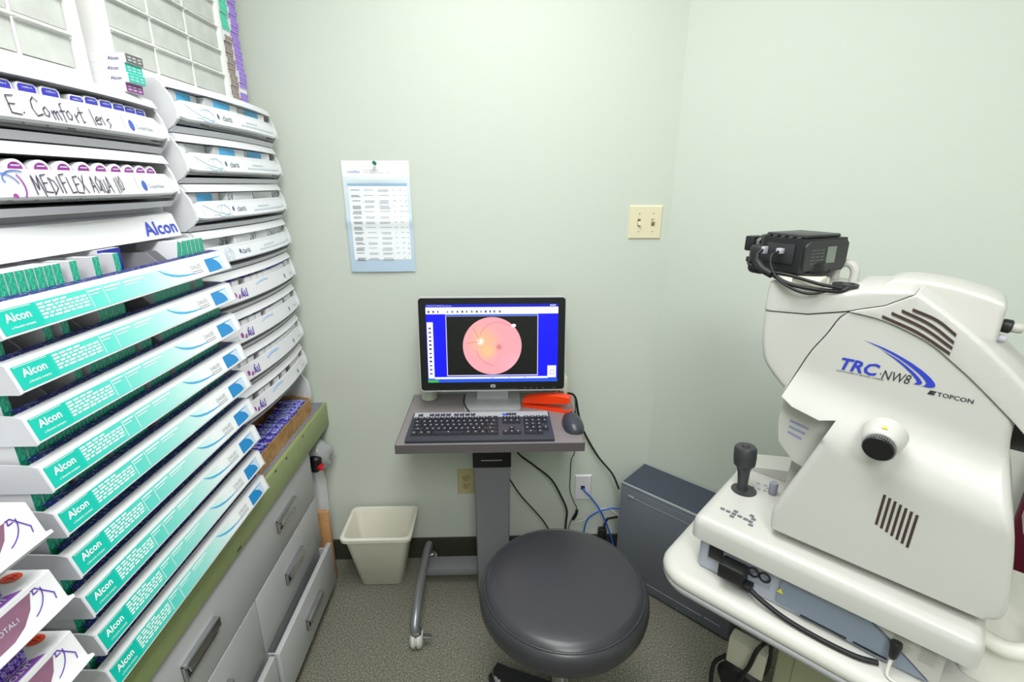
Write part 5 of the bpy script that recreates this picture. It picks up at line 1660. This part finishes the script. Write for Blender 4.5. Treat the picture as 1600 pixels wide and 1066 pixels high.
fc.part('warning_mark', B().sheet([(-.151, .738), (-.139, .738), (-.145, .749)], lambda p, q: (p, .9155, q)), mat('warning_yellow', (226, 212, 60)), un)
bb = B()
for u0_, u1_ in ((-.105, -.03), (-.02, .03)):
    bb.box(u0_, u1_, .9145, .9165, .711, .714)
fc.part('slot', bb, BLACK, un)
# control deck: joystick, keypads, lamp dial
js = fc.part('joystick', B().lathe([(.0125, 0), (.0105, .012), (.0130, .045), (.0165, .058), (.0225, .064), (.0240, .080), (.0235, .102), (.0205, .107), (.008, .108), (.007, .111), (.0, .112)], (-.282, 1.068, .833), (-.06, 0, 1), 24), mat('joystick_black', (54, 54, 58), .4))
fc.part('joystick_socket', B().lathe([(.027, 0), (.027, .0012), (.024, .002), (.0, .0022)], (-.278, 1.066, .833), (0, 0, 1), 28), mat('joystick_black', (54, 54, 58)), js)
KEYG = mat('keypad_grey', (110, 112, 118), .5)
kp_keys = [(-.302, .949), (-.297, .955), (-.289, .958)]
bb = B()
def kpad(u, v, w_=.0042, h=.0032): bb.box(u - w_, u + w_, v - h, v + h, .8335, .8350)
for (a, c) in ((0, 0), (.012, 0), (-.012, 0), (0, .011), (0, -.011), (.024, -.001), (.034, -.002), (-.024, .001), (.036, .010), (.038, -.013), (.030, .019)):
    kpad(-.262 + a, .962 + c)
fc.part('keypad', bb, KEYG)
bb = B()
for (u, v) in ((-.262, 1.116), (-.248, 1.120), (-.266, 1.094), (-.254, 1.094), (-.242, 1.096), (-.240, 1.110), (-.236, 1.122)):
    kpad(u, v, .0032, .0028)
fc.part('keypad', bb, mat('keypad_pale', (176, 178, 186), .5))
fc.part('lamp_dial', B().lathe([(.0075, 0), (.009, .003), (.009, .026), (.0075, .029), (.0, .0295)], (-.226, 1.095, .833), (0, 0, 1), 20), mat('dial_lavender', (150, 150, 168), .45))
# little hooded display below the nose
bb = B().prism([(-.213, 1.112), (-.216, 1.060), (-.210, 1.018), (-.178, .985), (-.100, .960), (-.100, 1.10), (-.150, 1.100)], .985, 1.165, XZ)
dp = fc.part('display_hood', bb, MGR)
bb = B()
for k, q in enumerate((1.066, 1.054, 1.042)):
    bb.add([(-.196, .9845, q + .003), (-.163 - k * .004, .9845, q - .004), (-.164 - k * .004, .9845, q - .0085), (-.197, .9845, q - .0015)], [(0, 1, 2, 3)])
fc.part('display_stripes', bb, mat('lavender_stripe', (136, 138, 176), .5), dp)
fc.part('display_post', B().prism([(-.196, .833), (-.13, .833), (-.14, .99), (-.186, .99)], 1.02, 1.13, XZ), MGR, dp)
# camera flange
fl = fc.part('camera_flange', B().lathe([(.046, -.012), (.046, .004), (.043, .008)], (-.236, VC - .02, 1.326), (0, 0, 1), 32), mat('ivory_white', (228, 226, 210), .4))
fc.part('mount_ring', B().lathe([(.044, .008), (.046, .010), (.046, .017), (.040, .019), (.036, .034)], (-.236, VC - .02, 1.326), (0, 0, 1), 32), BLACK, fl)
fc.part('flange_block', B().box(-.235, -.190, .985, 1.04, 1.322, 1.338, .003), mat('ivory_white', (228, 226, 210)), fl)
fc.part('cable_port', B().lathe([(.020, -.004), (.020, .004), (.014, .005), (.012, .001), (.0, .001)], (-.158, 1.02, 1.327), (0, 0, 1), 22), DARKIN)
fc.part('cable_arch', B().tube([(-.196, 1.13, 1.318)] + [(-.180 - .016 * math.cos(a), 1.13, 1.335 + .018 * math.sin(a)) for a in [PI * k / 10 for k in range(11)]] + [(-.164, 1.13, 1.318)], .008, 10), MWH, ang=70)
# chin rest and forehead support on the patient side
CHW = mat('chinrest_white', (226, 225, 216), .35)
fc.part('chinrest_post', B().tube(spline([(.200, 1.02, .785), (.214, 1.02, .82), (.218, 1.02, .95), (.205, 1.02, 1.08), (.190, 1.02, 1.20), (.180, 1.05, 1.26)], 6), .011, 12), CHW)
fc.part('chinrest_post', B().tube(spline([(.200, 1.20, .785), (.214, 1.20, .82), (.218, 1.20, .95), (.205, 1.20, 1.08), (.190, 1.20, 1.20), (.180, 1.17, 1.26)], 6), .011, 12), CHW)
fc.part('forehead_band', B().tube(spline([(.180, 1.03, 1.26), (.195, 1.11, 1.262), (.180, 1.19, 1.26)], 6), .013, 10), BLACK)
fc.part('chinrest_loop', B().tube(spline([(.128, .985, .790), (.165, .975, .792), (.198, .985, .812), (.205, 1.02, .835)], 6), .0135, 12), CHW, ang=70)
fc.part('chin_cup', rr_slab(.150, .215, 1.06, 1.16, [(0, .945), (0, .96), (.008, .966)], .02), CHW)
fc.part('chinrest_base', rr_slab(.120, .230, .985, 1.235, [(0, ZT_ + .001), (0, .780), (.006, .786)], .02), CHW)
fc.part('eye_lens', B().lathe([(.040, 0), (.040, .035), (.033, .04), (.028, .03), (.0, .03)], (.092, VC, 1.128), (1, 0, 0), 28), BLACK)

# mains lead lying along the grey unit
cable45 = lambda name, pts, r, m, label: single(name, B().tube(spline(pts, 8), r, 8), m, label, 'cable', rot=R45, ang=80)
cable45('mains_lead', [(-.195, .898, .728), (-.170, .893, .720), (-.12, .890, .7085), (-.06, .889, .7055), (-.01, .893, .7055), (.02, .905, .7055)], .0050, RUBBER, 'thick black mains lead plugged into the retinal camera base')
cable45('white_lead', [(.036, .906, .735), (.034, .897, .716), (.036, .888, .7045), (.052, .884, .7035), (.075, .892, .7035), (.090, .912, .7035)], .0030, mat('off_white_cable', (206, 204, 196)), 'looped off-white lead under the retinal camera stage')
single('lead_boot', B().lathe([(.008, 0), (.009, .006), (.006, .028), (.003, .032)], (.036, .9085, .762), (-.02, -.25, -1), 12), BLACK, 'black plug boot of the looped off-white lead', 'plug', rot=R45)

# ------------------------------------------------------------------ photo camera clamped on top
CB = mat('camera_black', (30, 30, 32), .42, bump=.10, bscale=700)
CB2 = mat('camera_satin', (44, 45, 47), .38)
P0 = Vector((-.226, 1.000, 0)); k1 = Vector((-.935, .355, 0)); k2 = Vector((.355, .935, 0))
ZC = 1.3625
def cf(a, c, z):                      # a along the port side, c along the base-plate side, z up
    v = P0 + k1 * a + k2 * c
    return (v.x, v.y, z)
pc = T('photo_camera', 'black photo camera mounted lens down on top of the retinal camera', 'camera', cf(.05, .06, ZC), R45)
def cbox(a0, a1, c0, c1, z0, z1, r=.005, seg=2):
    bb = B().box(a0, a1, c0, c1, z0, z1, r, seg)
    return bb.xf(cf)
bb = B().prism([(.0, .006), (.006, 0), (.085, 0), (.100, .012), (.112, .03), (.112, .10), (.10, .125), (.006, .125), (0, .12)], ZC - .020, ZC + .040, lambda p, q, t_: cf(p, q, t_))
pc.part('body', bb, CB)
pc.part('back_screen', cbox(.008, .090, .012, .112, ZC + .040, ZC + .047, .003), CB2)
pc.part('base_plate', B().prism([(.004, -.016), (.118, -.016), (.122, -.006), (.122, .030), (.112, .038), (.010, .038), (.0, .028), (.0, -.006)], -.003, .001, lambda p, q, t_: cf(t_, p, ZC + q)), CB2)
pc.part('spec_plate', B().add([cf(-.0034, .060, ZC - .004), cf(-.0034, .086, ZC - .004), cf(-.0034, .086, ZC + .026), cf(-.0034, .060, ZC + .026)], [(0, 1, 2, 3)]), mat('spec_grey', (132, 140, 130), .5))
pc.part('plate_text', B().add([cf(-.0034, .018 + .012 * j, ZC - .002 + .006 * k) for j in range(3) for k in range(5) for _ in (0,)][:0], []).add(sum([[cf(-.0034, .016 + .013 * j, ZC - .004 + .006 * k), cf(-.0034, .026 + .013 * j, ZC - .004 + .006 * k), cf(-.0034, .026 + .013 * j, ZC - .002 + .006 * k), cf(-.0034, .016 + .013 * j, ZC - .002 + .006 * k)] for j in range(3) for k in range(5)], []), [(4 * i, 4 * i + 1, 4 * i + 2, 4 * i + 3) for i in range(15)]), mat('camera_print', (96, 100, 98), .5))
pc.part('grip', cbox(.082, .122, .004, .055, ZC - .036, ZC + .022, .012, 3), CB)
pc.part('prism_hump', cbox(.100, .128, .045, .095, ZC - .018, ZC + .034, .006), CB2)
hs = pc.part('hot_shoe_module', cbox(.128, .150, .028, .062, ZC + .004, ZC + .034, .003), BLACK)
pc.part('module_ring', B().lathe([(.012, 0), (.012, .010)], cf(.120, .045, ZC + .020), tuple(k1), 18), STEEL, hs)
pc.part('module_screw', B().lathe([(.003, 0), (.003, .010), (.006, .010), (.006, .014)], cf(.139, .045, ZC + .005), (0, 0, -1), 12), mat('brass', (150, 126, 80), .35, .8), hs)
pc.part('module_socket', cbox(.128, .150, .038, .052, ZC - .020, ZC - .009, .002), BLACK, hs)
bb = B()
for i in range(5):
    bb.add(B().lathe([(.0045, 0), (.0045, .003), (.003, .004), (.0, .004)], cf(.018 + .016 * i, .006, ZC + .0395), (0, 0, 1), 12).v, B().lathe([(.0045, 0), (.0045, .003), (.003, .004), (.0, .004)], (0, 0, 0), (0, 0, 1), 12).f)
pc.part('buttons', bb, mat('button_black', (50, 51, 53), .3))
pc.part('port_cover', cbox(.018, .075, -.0025, .001, ZC - .006, ZC + .030, .001), CB2)
pc.part('usb_plug', cbox(.036, .048, -.012, -.002, ZC + .012, ZC + .022, .002), GREYP)
pc.part('usb_plug', cbox(.070, .078, -.014, -.002, ZC + .008, ZC + .022, .002), GREYP)
pc.part('lens_throat', B().lathe([(.036, 0), (.036, .0145)], (-.236, VC - .02, 1.3285), (0, 0, 1), 28), BLACK)
def cc(name, pts, r, label): return single(name, B().tube(spline([cf(*p) for p in pts], 7), r, 8), RUBBER, label, 'cable', rot=R45, ang=80)
cc('camera_cable', [(.074, -.014, ZC + .016), (.074, -.026, ZC + .006), (.062, -.030, ZC - .010), (.040, -.026, ZC - .020), (.005, -.020, ZC - .022), (-.045, -.010, ZC - .030), (-.070, .010, ZC - .034)], .0030, 'black data cable looping across the side of the photo camera')
cc('camera_cable', [(.042, -.012, ZC + .016), (.044, -.026, ZC + .008), (.036, -.032, ZC - .012), (.010, -.034, ZC - .034), (-.030, -.020, ZC - .048), (-.060, .006, ZC - .0385)], .0024, 'thin black cable hanging from the photo camera to the cable port')
cc('camera_cable', [(.130, .045, ZC - .0145), (.112, .0, ZC - .014), (.092, -.014, ZC - .016), (.076, -.020, ZC - .006)], .0026, 'short black cable between shoe module and cable sleeve')
cc('cable_sleeve', [(.076, -.024, ZC - .002), (.056, -.030, ZC - .016), (.034, -.030, ZC - .024)], .0075, 'grey-black sleeve bundling the photo camera cables')
cc('camera_cable', [(.034, -.030, ZC - .024), (.0, -.026, ZC - .036), (-.040, -.010, ZC - .040), (-.066, .012, ZC - .040), (-.074, .022, ZC - .034)], .0038, 'thick black cable running from the sleeve to the cable port')

# ------------------------------------------------------------------ patient chair beyond the instrument
MAR = mat('maroon_upholstery', (92, 16, 40), .55, bump=.1, bscale=300)
ch = T('patient_chair', 'maroon upholstered chair against the angled wall behind the instrument table', 'chair', (.42, 1.46, 0), R45)
ch.part('backrest', B().box(.20, .66, 1.575, 1.622, .50, .90, .018, 3), MAR)
ch.part('seat', B().box(.19, .67, 1.345, 1.585, .38, .45, .020, 3), MAR)
for u in (.22, .64):
    ch.part('leg', B().tube([(u, 1.37, 0), (u, 1.37, .385)], .011, 10), BLACK)
    ch.part('leg', B().tube([(u, 1.585, 0), (u, 1.585, .55)], .011, 10), BLACK)
